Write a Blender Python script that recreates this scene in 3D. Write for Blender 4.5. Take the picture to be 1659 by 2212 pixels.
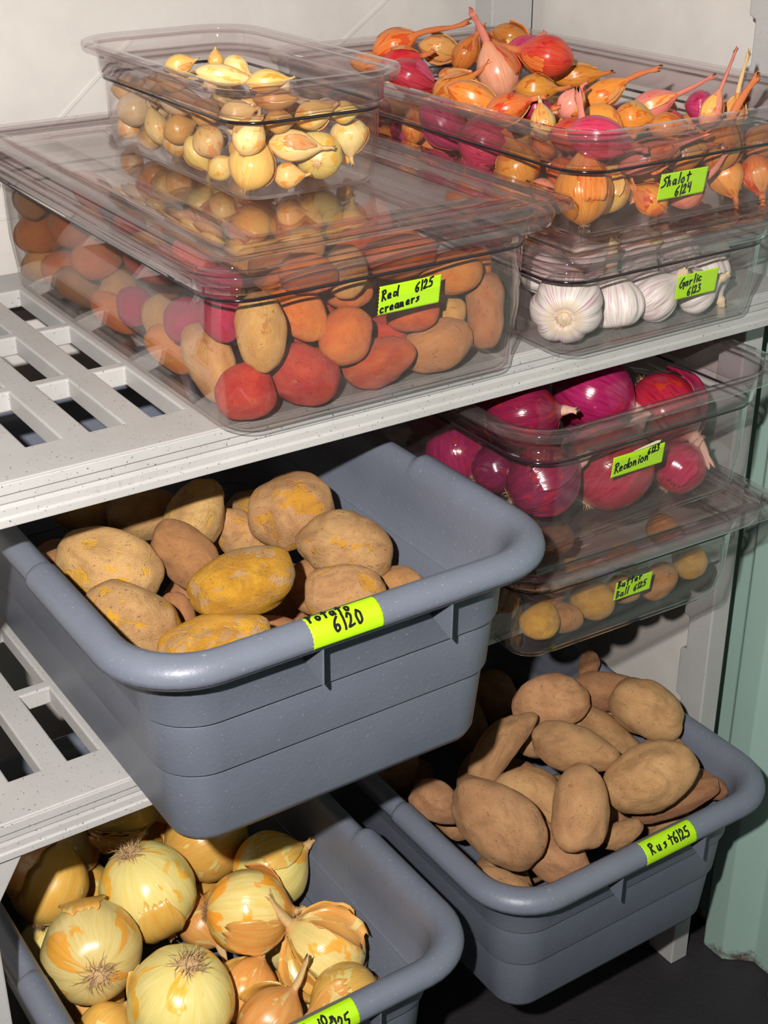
import bpy, bmesh, math, random
from mathutils import Vector, Matrix, noise
for o in list(bpy.data.objects): bpy.data.objects.remove(o)
scene = bpy.context.scene
COL = scene.collection
PI = math.pi

# ---------------------------------------------------------------- camera, world, light, exposure
cam_d = bpy.data.cameras.new('camera'); cam = bpy.data.objects.new('camera', cam_d); COL.objects.link(cam)
yaw, pitch, roll = math.radians(33.3), math.radians(26.9), math.radians(-0.2)
fwd = Vector((math.sin(yaw)*math.cos(pitch), math.cos(yaw)*math.cos(pitch), -math.sin(pitch)))
rgt = Vector((math.cos(yaw), -math.sin(yaw), 0)); upv = rgt.cross(fwd)
r2 = rgt*math.cos(roll) + upv*math.sin(roll); u2 = upv*math.cos(roll) - rgt*math.sin(roll)
M = Matrix((r2, u2, -fwd)).transposed().to_4x4(); M.translation = Vector((0, 0, 1.57))
cam.matrix_world = M
cam_d.sensor_fit = 'VERTICAL'; cam_d.sensor_height = 36; cam_d.sensor_width = 27
cam_d.lens = 3050/2212*36; cam_d.clip_start = .05; cam_d.clip_end = 30
scene.camera = cam
w = bpy.data.worlds.new('World'); scene.world = w; w.use_nodes = True
w.node_tree.nodes['Background'].inputs[0].default_value = (.30, .33, .55, 1)
w.node_tree.nodes['Background'].inputs[1].default_value = .004
fl = bpy.data.lights.new('flash', 'POINT'); fl.energy = 160; fl.shadow_soft_size = .014; fl.color = (1, .965, .92)
flo = bpy.data.objects.new('flash', fl); flo.location = (-.17, 0, 1.765); COL.objects.link(flo)
scene.view_settings.view_transform = 'Standard'; scene.view_settings.look = 'None'
scene.view_settings.exposure = 0; scene.view_settings.gamma = 1
scene.cycles.transparent_max_bounces = 36
scene.cycles.max_bounces = 8
scene.cycles.diffuse_bounces = 2

# ---------------------------------------------------------------- node helpers
def mat(name):
    m = bpy.data.materials.new(name); m.use_nodes = True
    nt = m.node_tree; nt.nodes.clear()
    return m, nt
class N:
    def __init__(s, nt): s.nt = nt
    def n(s, t, **k):
        nd = s.nt.nodes.new(t)
        for a, b in k.items(): setattr(nd, a, b)
        return nd
    def l(s, a, b): s.nt.links.new(a, b)
    def math(s, op, a, b=None):
        nd = s.n('ShaderNodeMath', operation=op)
        for i, x in enumerate((a, b)):
            if x is None: continue
            if isinstance(x, (int, float)): nd.inputs[i].default_value = x
            else: s.l(x, nd.inputs[i])
        return nd.outputs[0]
    def mix(s, f, a, b, mode='MIX'):
        nd = s.n('ShaderNodeMix', data_type='RGBA', blend_type=mode)
        if isinstance(f, (int, float)): nd.inputs[0].default_value = f
        else: s.l(f, nd.inputs[0])
        for i, x in ((6, a), (7, b)):
            if isinstance(x, tuple): nd.inputs[i].default_value = (*x, 1)
            else: s.l(x, nd.inputs[i])
        return nd.outputs[2]
    def ramp(s, f, stops):
        nd = s.n('ShaderNodeValToRGB'); e = nd.color_ramp.elements
        while len(e) < len(stops): e.new(.5)
        for i, (p, c) in enumerate(stops):
            e[i].position = p; e[i].color = (*c, 1) if isinstance(c, tuple) else (c, c, c, 1)
        s.l(f, nd.inputs[0]); return nd.outputs[0]
    def noise(s, vec, scale, detail=2, rough=.5, dist=0):
        nd = s.n('ShaderNodeTexNoise'); nd.inputs['Scale'].default_value = scale
        nd.inputs['Detail'].default_value = detail; nd.inputs['Roughness'].default_value = rough
        nd.inputs['Distortion'].default_value = dist
        if vec is not None: s.l(vec, nd.inputs['Vector'])
        return nd.outputs[0]
    def bsdf(s, col, rough=.5, bump=None, bs=.3, bd=.002, **k):
        p = s.n('ShaderNodeBsdfPrincipled'); o = s.n('ShaderNodeOutputMaterial')
        if isinstance(col, tuple): p.inputs['Base Color'].default_value = (*col, 1)
        else: s.l(col, p.inputs['Base Color'])
        if isinstance(rough, (int, float)): p.inputs['Roughness'].default_value = rough
        else: s.l(rough, p.inputs['Roughness'])
        if bump is not None:
            b = s.n('ShaderNodeBump'); b.inputs['Strength'].default_value = bs; b.inputs['Distance'].default_value = bd
            s.l(bump, b.inputs['Height']); s.l(b.outputs[0], p.inputs['Normal'])
        for a, v in k.items(): p.inputs[a.replace('_', ' ')].default_value = v
        s.l(p.outputs[0], o.inputs[0]); return p

def varied(h, tc='Object'):
    """object-space vector shifted by a per-object random amount"""
    t = h.n('ShaderNodeTexCoord'); oi = h.n('ShaderNodeObjectInfo')
    sh = h.math('MULTIPLY', oi.outputs['Random'], 60)
    c = h.n('ShaderNodeCombineXYZ'); h.l(sh, c.inputs[0]); h.l(sh, c.inputs[1])
    a = h.n('ShaderNodeVectorMath', operation='ADD'); h.l(t.outputs[tc], a.inputs[0]); h.l(c.outputs[0], a.inputs[1])
    return a.outputs[0], oi.outputs['Random'], t

def plain(name, col, rough=.5, speck=None, sscale=400, bump=0, **k):
    m, nt = mat(name); h = N(nt); t = h.n('ShaderNodeTexCoord'); v = t.outputs['Object']
    c = col
    soft = h.noise(v, 14, 4, .6)
    c = h.mix(h.ramp(soft, [(.3, 0.), (.7, 1.)]), tuple(x*.93 for x in col), tuple(min(1, x*1.05) for x in col))
    if speck:
        f = h.noise(v, sscale, 1, .5); f = h.ramp(f, [(.70, 0.), (.76, 1.)])
        c = h.mix(f, c, speck)
    b = h.noise(v, 260, 3, .6) if bump else None
    h.bsdf(c, rough, b, bump, .001, **k); return m

MAT = {}
MAT['wall'] = plain('white_liner_panel', (.69, .65, .61), .45, bump=.05)
MAT['shelf'] = plain('speckled_grey_polymer', (.46, .445, .43), .42, speck=(.12, .12, .13), sscale=430, bump=.12)
MAT['post'] = plain('grey_post_polymer', (.46, .45, .44), .45, speck=(.2, .2, .2), sscale=500, bump=.1)
MAT['tub'] = plain('blue_grey_polyethylene', (.150, .165, .210), .42, speck=(.22, .24, .3), sscale=330, bump=.25)
MAT['mint'] = plain('mint_painted_steel', (.27, .44, .40), .38, speck=(.3, .2, .12), sscale=30, bump=.08)
MAT['ink'] = plain('black_marker_ink', (.008, .006, .01), .45)
MAT['straw'] = plain('pale_dry_root', (.62, .40, .20), .8)
MAT['straw2'] = plain('brown_dry_root', (.42, .24, .11), .85)
MAT['ledge'] = plain('ledge_refraction_dark', (.018, .012, .016), .12)  # near-black colour in place of the refraction at the clear pan shoulder
MAT['sprout'] = plain('pale_sprout', (.75, .5, .22), .6)
def floor_mat():
    m, nt = mat('dark_floor'); h = N(nt); t = h.n('ShaderNodeTexCoord'); v = t.outputs['Object']
    f = h.noise(v, 7, 6, .65); g = h.noise(v, 120, 3, .6)
    c = h.mix(f, (.012, .011, .015), (.035, .03, .034)); h.bsdf(c, .6, g, .4, .003); return m
MAT['floor'] = floor_mat()
def mint_wall():
    m, nt = mat('mint_container_steel'); h = N(nt); t = h.n('ShaderNodeTexCoord'); v = t.outputs['Object']
    f = h.noise(v, 6, 5, .6); c = h.mix(f, (.30, .44, .39), (.38, .52, .46))
    sx = h.n('ShaderNodeSeparateXYZ'); h.l(v, sx.inputs[0])
    r = h.noise(v, 16, 6, .75)
    lo = h.math('MULTIPLY', h.math('SUBTRACT', .030, sx.outputs[2]), 16)
    rust = h.math('ADD', h.math('MULTIPLY', lo, .5), h.math('SUBTRACT', r, .62))
    rr = h.ramp(rust, [(.0, 0.), (.16, 1.)])
    c = h.mix(rr, c, (.09, .045, .035)); h.bsdf(c, .4, r, .15, .002); return m
MAT['mint'] = mint_wall()
def tape():
    m, nt = mat('neon_green_tape'); h = N(nt); t = h.n('ShaderNodeTexCoord'); v = t.outputs['Object']
    f = h.noise(v, 150, 3, .6); c = h.mix(f, (.40, .70, .002), (.46, .78, .004))
    h.bsdf(c, .55, h.noise(v, 900, 2), .1, .0005); return m
MAT['tape'] = tape()

def clear(name, tint, haze, hazecol, rough=.01, dk=.75):
    """clear polycarbonate: see-through, mirror gloss by Fresnel, and a little milky haze"""
    m, nt = mat(name); h = N(nt)
    tr = h.n('ShaderNodeBsdfTransparent')
    gl = h.n('ShaderNodeBsdfGlossy'); gl.inputs['Color'].default_value = (1, 1, 1, 1)
    t = h.n('ShaderNodeTexCoord'); v = t.outputs['Object']
    f = h.noise(v, 35, 5, .7)
    rg = h.math('ADD', h.math('MULTIPLY', f, .035), rough); h.l(rg, gl.inputs['Roughness'])
    df = h.n('ShaderNodeBsdfDiffuse'); df.inputs[0].default_value = (*hazecol, 1)
    ge = h.n('ShaderNodeNewGeometry'); dt = h.n('ShaderNodeVectorMath', operation='DOT_PRODUCT')
    h.l(ge.outputs['Incoming'], dt.inputs[0]); h.l(ge.outputs['Normal'], dt.inputs[1])
    inv = h.math('SUBTRACT', 1, h.math('ABSOLUTE', dt.outputs['Value']))
    h.l(h.mix(h.math('MULTIPLY', h.math('POWER', inv, 3), .8), tint, tuple(x*x*x*dk for x in tint)), tr.inputs[0])
    fres = h.math('ADD', .045, h.math('MULTIPLY', h.math('POWER', inv, 5), .85))
    hz = h.math('ADD', h.math('MULTIPLY', h.ramp(f, [(.35, 0.), (.75, 1.)]), haze*.7), haze*.6)
    hz = h.math('ADD', hz, h.math('MULTIPLY', h.math('POWER', inv, 3), haze*2.2))
    a = h.n('ShaderNodeMixShader'); h.l(hz, a.inputs[0]); h.l(tr.outputs[0], a.inputs[1]); h.l(df.outputs[0], a.inputs[2])
    b = h.n('ShaderNodeMixShader'); h.l(fres, b.inputs[0]); h.l(a.outputs[0], b.inputs[1]); h.l(gl.outputs[0], b.inputs[2])
    o = h.n('ShaderNodeOutputMaterial'); h.l(b.outputs[0], o.inputs[0]); return m
MAT['clear'] = clear('clear_polycarbonate', (.992, .984, .982), .010, (.85, .72, .70), .01, .85)
MAT['clear_rim'] = clear('clear_polycarbonate_rim', (.93, .895, .90), .030, (.70, .58, .56), .02, .7)
MAT['clear_lid'] = clear('scuffed_clear_lid', (.97, .945, .94), .030, (.80, .62, .56), .005)

# ---------------------------------------------------------------- vegetable skins
def polar(h, rnd, t, kx, kz):
    """vector for streaks that run from root to neck"""
    m = h.n('ShaderNodeVectorMath', operation='SUBTRACT'); h.l(t.outputs['Object'], m.inputs[0]); m.inputs[1].default_value = (0, 0, 0)
    s = h.n('ShaderNodeSeparateXYZ'); h.l(m.outputs[0], s.inputs[0])
    c = h.n('ShaderNodeCombineXYZ'); h.l(s.outputs[0], c.inputs[0]); h.l(s.outputs[1], c.inputs[1])
    nn = h.n('ShaderNodeVectorMath', operation='NORMALIZE'); h.l(c.outputs[0], nn.inputs[0])
    sc = h.n('ShaderNodeVectorMath', operation='SCALE'); h.l(nn.outputs[0], sc.inputs[0]); sc.inputs['Scale'].default_value = kx
    z = h.math('MULTIPLY', s.outputs[2], kz); z = h.math('ADD', z, h.math('MULTIPLY', rnd, 50))
    c2 = h.n('ShaderNodeCombineXYZ'); h.l(z, c2.inputs[2])
    a = h.n('ShaderNodeVectorMath', operation='ADD'); h.l(sc.outputs[0], a.inputs[0]); h.l(c2.outputs[0], a.inputs[1])
    return a.outputs[0], s.outputs[2]
def allium(name, lo, hi, patch, pthr=.55, neck=(.55, .22, .06), vein=.5, rough=.28, fine=7, root=None, sss=0):
    m, nt = mat(name); h = N(nt)
    v, rnd, t = varied(h)
    pf, z = polar(h, rnd, t, fine, 1.1)
    f = h.noise(pf, 1.6, 4, .65)
    pl, _ = polar(h, rnd, t, 1.25, 1.3)
    g = h.noise(pl, 1.1, 3, .55, .6)
    thin, _ = polar(h, rnd, t, 14, .5)
    vf = h.noise(thin, 2.2, 2, .5)
    base = h.mix(h.ramp(f, [(.32, 0.), (.68, 1.)]), lo, hi)
    base = h.mix(h.math('MULTIPLY', h.ramp(vf, [(.52, 0.), (.66, 1.)]), vein), base, patch)
    base = h.mix(h.ramp(g, [(pthr, 0.), (pthr+.035, 1.)]), base, h.mix(h.ramp(f, [(.3, 0.), (.7, 1.)]), patch, tuple(min(1, x*1.25) for x in patch)))
    base = h.mix(h.ramp(z, [(.80, 0.), (1.0, 1.)]), base, neck)
    base = h.mix(h.math('MULTIPLY', h.ramp(h.math('ADD', z, 1), [(.02, 1.), (.10, 0.)]), .75), base, neck)
    hs = h.n('ShaderNodeHueSaturation'); h.l(base, hs.inputs['Color'])
    h.l(h.math('ADD', h.math('MULTIPLY', rnd, .03), .485), hs.inputs['Hue'])
    rn2 = h.math('FRACT', h.math('MULTIPLY', rnd, 7.31)); h.l(h.math('ADD', h.math('MULTIPLY', rn2, .3), .85), hs.inputs['Value'])
    bm = h.math('ADD', h.math('MULTIPLY', vf, .6), h.math('MULTIPLY', h.ramp(g, [(pthr, 0.), (pthr+.02, 1.)]), .8))
    h.bsdf(hs.outputs[0], rough, bm, .22, .0012, Specular_IOR_Level=.55); return m
def potato_mat(name, base, dark, patch, pthr=.6, prough=.35, rough=.75, speck=.5, pores=.25, dirt=.6):
    m, nt = mat(name); h = N(nt); v, rnd, t = varied(h)
    f = h.noise(v, 1.6, 5, .6); g = h.noise(v, 1.25, 4, .7, .4); s = h.noise(v, 22, 2, .5); s2 = h.noise(v, 60, 2, .6)
    c = h.mix(h.ramp(f, [(.35, 0.), (.65, 1.)]), base, dark)
    c = h.mix(h.math('MULTIPLY', h.ramp(s, [(.64, 0.), (.70, 1.)]), speck), c, tuple(x*.55 for x in dark))
    c = h.mix(h.math('MULTIPLY', h.ramp(s2, [(.35, 0.), (.65, 1.)]), .25), c, tuple(x*1.1 for x in base))
    pf = h.ramp(g, [(pthr, 0.), (pthr+.03, 1.)])
    c = h.mix(pf, c, patch)
    wv = h.n('ShaderNodeVectorMath', operation='ADD'); h.l(v, wv.inputs[0]); nz = h.n('ShaderNodeTexNoise'); nz.inputs['Scale'].default_value = 2; h.l(v, nz.inputs['Vector'])
    h.l(nz.outputs['Color'], wv.inputs[1])
    vo = h.n('ShaderNodeTexVoronoi'); vo.inputs['Scale'].default_value = 5.5; h.l(wv.outputs[0], vo.inputs['Vector'])
    dots = h.ramp(vo.outputs['Distance'], [(.07, 1.), (.16, 0.)])
    c = h.mix(h.math('MULTIPLY', dots, pores), c, tuple(x*.62 for x in dark))
    big = h.noise(v, .9, 6, .75, 1.2)
    c = h.mix(h.math('MULTIPLY', h.ramp(big, [(.48, 0.), (.62, 1.)]), dirt), c, tuple(x*.68 for x in dark))
    hs = h.n('ShaderNodeHueSaturation'); h.l(c, hs.inputs['Color'])
    h.l(h.math('ADD', h.math('MULTIPLY', rnd, .016), .488), hs.inputs['Hue'])
    rn2 = h.math('FRACT', h.math('MULTIPLY', rnd, 7.31)); h.l(h.math('ADD', h.math('MULTIPLY', rn2, .24), .88), hs.inputs['Value'])
    rg = h.math('SUBTRACT', rough, h.math('MULTIPLY', pf, rough-prough))
    bm = h.math('ADD', h.math('MULTIPLY', s, .5), h.math('ADD', s2, h.math('MULTIPLY', pf, -.4)))
    bm = h.math('SUBTRACT', bm, h.math('MULTIPLY', dots, .8))
    h.bsdf(hs.outputs[0], rg, bm, .8, .002); return m
SK = {
 ('yellow_onion', 'p'): allium('pale_onion_skin', (.80, .62, .27), (.70, .54, .17), (.74, .34, .05), .56, (.62, .34, .12), .22, .26),
 ('yellow_onion', 'g'): allium('green_gold_onion_skin', (.66, .56, .15), (.80, .62, .25), (.78, .34, .03), .51, (.66, .34, .10), .3, .22),
 ('yellow_onion', 'o'): allium('orange_onion_skin', (.70, .30, .05), (.72, .40, .10), (.66, .50, .18), .60, (.62, .32, .12), .35, .30),
 ('red_onion', 'm'): allium('magenta_onion_skin', (.24, .006, .035), (.42, .022, .09), (.36, .012, .02), .60, (.55, .25, .22), .45, .18),
 ('red_onion', 'd'): allium('dark_purple_onion_skin', (.12, .006, .03), (.22, .012, .055), (.26, .01, .02), .58, (.40, .14, .14), .4, .2),
 ('garlic_bulb', 'g'): allium('garlic_skin', (.82, .77, .70), (.74, .66, .62), (.46, .20, .34), .70, (.66, .48, .28), .85, .5, 5),
}
for k, (lo, hi, pa, th) in dict(o=((.64, .17, .022), (.76, .28, .06), (.56, .09, .012), .56), m=((.42, .012, .07), (.60, .07, .14), (.30, .008, .04), .6),
        p=((.64, .15, .12), (.72, .26, .17), (.55, .06, .07), .62), r=((.56, .04, .015), (.66, .11, .04), (.5, .02, .02), .6), t=((.70, .32, .08), (.76, .40, .13), (.62, .18, .03), .55),
        b=((.52, .16, .025), (.66, .24, .05), (.40, .08, .015), .55), k=((.72, .25, .15), (.76, .36, .24), (.60, .14, .10), .64), y=((.72, .42, .12), (.74, .5, .2), (.7, .3, .06), .6), d=((.26, .01, .05), (.38, .03, .09), (.2, .005, .03), .6)).items():
    SK[('shallot', k)] = allium('shallot_skin_'+k, lo, hi, pa, th, (.62, .20, .06), .45, .27)
for k, (lo, hi, pa, th) in dict(p=((.84, .64, .30), (.76, .52, .18), (.76, .36, .07), .57), y=((.82, .52, .13), (.84, .60, .24), (.76, .32, .04), .55), o=((.74, .38, .09), (.78, .46, .16), (.68, .26, .05), .6),
        k=((.76, .48, .28), (.78, .56, .36), (.7, .36, .16), .62), b=((.56, .28, .08), (.64, .36, .12), (.46, .18, .05), .55)).items():
    SK[('pearl_onion', k)] = allium('pearl_onion_skin_'+k, lo, hi, pa, th, (.62, .34, .12), .3, .28)
SK[('potato', 'y')] = potato_mat('yellow_potato_skin', (.68, .41, .155), (.50, .27, .10), (.72, .38, .035), .57, pores=.8)
SK[('potato', 'w')] = potato_mat('wet_golden_potato_skin', (.72, .36, .035), (.54, .22, .02), (.54, .31, .14), .51, .8, .25, .5)
SK[('potato', 's')] = potato_mat('smooth_brown_potato_skin', (.58, .28, .10), (.50, .24, .085), (.52, .3, .1), .78, .6, .6, .2)
SK[('russet_potato', 'r')] = potato_mat('russet_skin', (.62, .34, .15), (.47, .24, .10), (.34, .155, .07), .68, .7, .8, .25, pores=.5)
SK[('russet_potato', 'q')] = potato_mat('reddish_russet_skin', (.48, .25, .11), (.36, .15, .06), (.66, .40, .18), .62, .35, .7, .3)
for k, (b, d, p) in dict(r=((.66, .12, .035), (.50, .055, .025), (.50, .20, .06)), o=((.80, .29, .05), (.74, .19, .04), (.62, .3, .08)), t=((.76, .43, .14), (.70, .32, .09), (.62, .24, .06)),
        b=((.52, .24, .09), (.46, .18, .06), (.42, .16, .07)), p=((.62, .04, .10), (.52, .03, .07), (.6, .12, .10))).items():
    SK[('creamer_potato', k)] = potato_mat('creamer_skin_'+k, b, d, p, .62, .42, .36, .35, .25, .35)
SK[('butterball_potato', 'u')] = potato_mat('butterball_skin', (.70, .40, .07), (.62, .30, .05), (.56, .26, .06), .66, .4, .42, .2)
SK[('butterball_potato', 'v')] = potato_mat('speckled_butterball_skin', (.56, .28, .08), (.46, .19, .06), (.22, .06, .05), .62, .5, .5, .5)

# ---------------------------------------------------------------- object helpers
def link(name, me, m=None, parent=None, smooth=True):
    o = bpy.data.objects.new(name, me); COL.objects.link(o)
    if m is not None and not me.materials: me.materials.append(m)
    if smooth:
        for p in me.polygons: p.use_smooth = True
    if parent is not None: o.parent = parent
    return o
def mesh(vs, fs, name='shape'):
    me = bpy.data.meshes.new(name); me.from_pydata([tuple(v) for v in vs], [], fs); me.update(); return me
def thing(name, label, cat, loc=(0, 0, 0), group=None):
    o = bpy.data.objects.new(name, None); COL.objects.link(o); o.location = loc; o.empty_display_size = .02
    tag(o, label, cat, group); return o
def tag(o, label=None, cat=None, group=None, kind=None):
    if label: o['label'] = label
    if cat: o['category'] = cat
    if group: o['group'] = group
    if kind: o['kind'] = kind
    return o
def box_mesh(x0, x1, y0, y1, z0, z1):
    v = [(x, y, z) for z in (z0, z1) for y in (y0, y1) for x in (x0, x1)]
    return mesh(v, [(0, 2, 3, 1), (4, 5, 7, 6), (0, 1, 5, 4), (2, 6, 7, 3), (0, 4, 6, 2), (1, 3, 7, 5)])
def bevel(o, wd=.002, seg=2, ang=40):
    b = o.modifiers.new('soft_edge', 'BEVEL'); b.width = wd; b.segments = seg; b.limit_method = 'ANGLE'; b.angle_limit = math.radians(ang)
    for p in o.data.polygons: p.use_smooth = False
    return o
def box(name, dims, m, parent=None, bv=.002):
    o = link(name, box_mesh(*dims), m, parent, False)
    if bv: bevel(o, bv)
    return o
def prism(name, poly, axis, a, b, m, parent=None, bv=.0015):
    """extrude a 2-D polygon along an axis (0 = x, 1 = y)"""
    n = len(poly); vs = []
    for t in (a, b):
        for p, q in poly: vs.append((t, p, q) if axis == 0 else (p, t, q))
    fs = [tuple(range(n)), tuple(reversed(range(n, 2*n)))] + [(i, i+n, (i+1) % n+n, (i+1) % n) for i in range(n)]
    me = mesh(vs, fs); bm = bmesh.new(); bm.from_mesh(me); bmesh.ops.recalc_face_normals(bm, faces=bm.faces); bm.to_mesh(me); bm.free()
    o = link(name, me, m, parent, False)
    if bv: bevel(o, bv)
    return o
def rrect(hw, hl, r, nc=8, ns=8):
    """rounded rectangle loop, counter-clockwise from the front edge; (x, y, side) with the origin in the middle"""
    r = max(min(r, hw*.98, hl*.98), .0008); pts = []
    cs = [(hw-r, -hl+r, -PI/2), (hw-r, hl-r, 0), (-hw+r, hl-r, PI/2), (-hw+r, -hl+r, PI)]
    for i, (cx, cy, a0) in enumerate(cs):
        for k in range(nc+1):
            a = a0 + PI/2*k/nc; pts.append((cx+r*math.cos(a), cy+r*math.sin(a)))
        nx = cs[(i+1) % 4]; a1 = nx[2]
        p, q = pts[-1], (nx[0]+r*math.cos(a1), nx[1]+r*math.sin(a1))
        for k in range(1, ns): pts.append((p[0]+(q[0]-p[0])*k/ns, p[1]+(q[1]-p[1])*k/ns))
    return pts
def loft(rings, hw, hl, r0, warp=None, caps=True, closed=False, nc=8, ns=8, rk=1.0):
    vs = []; n = None
    for o, z in rings:
        L = rrect(hw+o, hl+o, r0+o*rk, nc, ns); n = len(L)
        for x, y in L:
            p = (x, y, z)
            vs.append(warp(p, o) if warp else p)
    fs = []; R = len(rings)
    for i in range(R if closed else R-1):
        j = (i+1) % R
        for k in range(n): fs.append((i*n+k, i*n+(k+1) % n, j*n+(k+1) % n, j*n+k))
    if caps and not closed: fs += [tuple(reversed(range(n))), tuple(range((R-1)*n, R*n))]
    return mesh(vs, fs)

# ---------------------------------------------------------------- handwriting
GL = {
 'S': [[(.85,.95),(.6,1),(.3,.78),(.6,.52),(.55,.25),(.3,.08),(0,0)]], 'h': [[(.15,1.05),(.1,0),(.2,.4),(.4,.5),(.5,.05)]],
 'a': [[(.5,.45),(.25,.5),(.05,.25),(.2,.02),(.45,.2),(.52,.5),(.6,.0)]], 'l': [[(.25,1.1),(.15,0)]], 'o': [[(.35,.5),(.1,.35),(.12,.08),(.35,0),(.52,.2),(.45,.45),(.3,.5)]],
 't': [[(.35,.95),(.3,.0)], [(.05,.62),(.65,.68)]], '6': [[(.6,1),(.25,.7),(.08,.3),(.25,0),(.5,.1),(.5,.38),(.25,.4),(.12,.25)]], '/': [[(.25,1.05),(.2,-.05)]],
 '2': [[(.1,.75),(.3,1),(.5,.8),(.35,.4),(.08,.02),(.6,.1)]], '4': [[(.1,1),(.1,.6),(.5,.6)], [(.5,1.05),(.52,0)]], 'G': [[(.7,1.15),(.35,.85),(.05,.35),(.2,0),(.5,.1),(.75,.55)], [(.6,.55),(.9,.5),(.85,-.2)]],
 'r': [[(.1,.5),(.15,0),(.2,.35),(.5,.5)]], 'i': [[(.2,.5),(.2,0)], [(.25,.8),(.26,.74)]], 'c': [[(.5,.48),(.25,.5),(.08,.25),(.2,.02),(.5,.06)]], '3': [[(.1,.95),(.45,.95),(.25,.58),(.5,.4),(.4,.08),(.05,0)]],
 'R': [[(.15,1),(.1,-.05)], [(.05,.9),(.45,1.02),(.55,.75),(.2,.5),(.6,0)]], 'e': [[(.1,.22),(.45,.32),(.35,.5),(.1,.35),(.12,.05),(.5,.05)]], 'd': [[(.45,.4),(.15,.45),(.08,.1),(.35,.08),(.6,.4),(.75,1.05),(.65,.5),(.7,0)]],
 '5': [[(.65,1.05),(.25,.95)], [(.25,.95),(.15,.6),(.5,.5),(.45,.1),(.05,0)]], 'm': [[(.05,.45),(.08,0),(.2,.45),(.32,.05),(.45,.45),(.58,0)]], 's': [[(.45,.5),(.2,.42),(.42,.22),(.1,0)]],
 'n': [[(.08,.48),(.1,0),(.25,.42),(.42,.42),(.5,0)]], 'B': [[(.12,1),(.1,0)], [(.1,1),(.5,.85),(.15,.55),(.6,.3),(.1,0)]], 'u': [[(.1,.5),(.12,.1),(.35,.05),(.5,.5),(.55,0)]], 'v': [[(.08,.5),(.3,0),(.55,.5)]],
 'P': [[(.15,1),(.12,0)], [(.12,1),(.55,.85),(.15,.45)]], '0': [[(.35,1),(.08,.6),(.2,.05),(.5,.2),(.55,.75),(.3,1)]], 'O': [[(.4,1),(.08,.6),(.2,.05),(.6,.2),(.65,.75),(.35,1)]],
 'C': [[(.65,.85),(.4,1),(.1,.7),(.1,.3),(.4,0),(.65,.15)]], 'A': [[(0,0),(.35,1),(.7,0)], [(.12,.35),(.58,.35)]], 'M': [[(0,0),(.05,1),(.38,.3),(.7,1),(.75,0)]], 'D': [[(.1,0),(.1,1),(.5,.85),(.6,.4),(.4,0),(.1,0)]],
}
def writing(lines, surf, pen, lift=.0004, thick=.0002):
    """lines: (text, s, t, height, advance, slope); surf(s, t) -> point, normal"""
    vs, fs = [], []
    for text, s0, t0, hh, adv, slope in lines:
        s = s0
        for ch in text:
            if ch in GL:
                for st in GL[ch]:
                    P = []
                    for i in range(len(st)-1):          # round the strokes
                        p0 = st[max(i-1, 0)]; p1 = st[i]; p2 = st[i+1]; p3 = st[min(i+2, len(st)-1)]
                        m = 4 if len(st) > 2 else 8
                        for k in range(m):
                            u = k/m
                            P.append(tuple(.5*(2*p1[j]+(p2[j]-p0[j])*u+(2*p0[j]-5*p1[j]+4*p2[j]-p3[j])*u*u+(3*p1[j]-p0[j]-3*p2[j]+p3[j])*u**3) for j in (0, 1)))
                    P.append(st[-1])
                    Q = [(s+p[0]*hh*.8, t0+(s-s0)*slope+p[1]*hh) for p in P]
                    for i in range(len(Q)-1):
                        (a, b), (c, d) = Q[i], Q[i+1]; L = math.hypot(c-a, d-b) or 1e-9; dx, dy = (c-a)/L*pen/2, (d-b)/L*pen/2
                        oc = [(a-dx-dy, b-dy+dx), (a-dx+dy, b-dy-dx), (a+0, b-0), (c+dx+dy, d+dy-dx), (c+dx-dy, d+dy+dx)]
                        oc = [oc[0], oc[1], oc[3], oc[4]]
                        base = len(vs)
                        for lf in (lift, lift+thick+(len(vs)//8 % 7)*.00002):
                            for q in oc:
                                p, nrm = surf(*q); vs.append(p+nrm*lf)
                        fs += [(base+4, base+5, base+6, base+7), (base+3, base+2, base+1, base)] + [(base+e, base+(e+1) % 4, base+(e+1) % 4+4, base+e+4) for e in range(4)]
            s += adv*(.55 if ch in ' il/' else 1.25 if ch in 'mMGO' else 1)
    return mesh(vs, fs)
def tape_strip(surf, s1, t1, rag=.0007, ns=40, nt=16):
    """zig-zag cut tape over a surface, (0, 0) to (s1, t1), 0.2 mm thick"""
    vs, fs = [], []
    for lf in (.0001, .0003):
        for j in range(nt+1):
            for i in range(ns+1):
                s = s1*i/ns
                if i in (0, ns) and j % 2: s += rag*(1 if i == 0 else -1)
                p, nrm = surf(s, t1*j/nt); vs.append(p+nrm*lf)
    K = (ns+1)*(nt+1)
    for j in range(nt):
        for i in range(ns):
            a = j*(ns+1)+i; fs += [(a, a+ns+1, a+ns+2, a+1), (a+K, a+K+1, a+K+ns+2, a+K+ns+1)]
    edge = [i for i in range(ns+1)] + [j*(ns+1)+ns for j in range(1, nt+1)] + [nt*(ns+1)+i for i in range(ns-1, -1, -1)] + [j*(ns+1) for j in range(nt-1, 0, -1)]
    for i in range(len(edge)): a, b = edge[i], edge[(i+1) % len(edge)]; fs.append((a, b, b+K, a+K))
    return mesh(vs, fs)
def put_label(parent, surf, s1, t1, lines, pen):
    t = link('tape_label', tape_strip(surf, s1, t1), MAT['tape'], parent)
    t['label'] = 'neon green tape label with black handwriting'
    link('handwriting', writing(lines, surf, pen), MAT['ink'], t, False)
    return t
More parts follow.
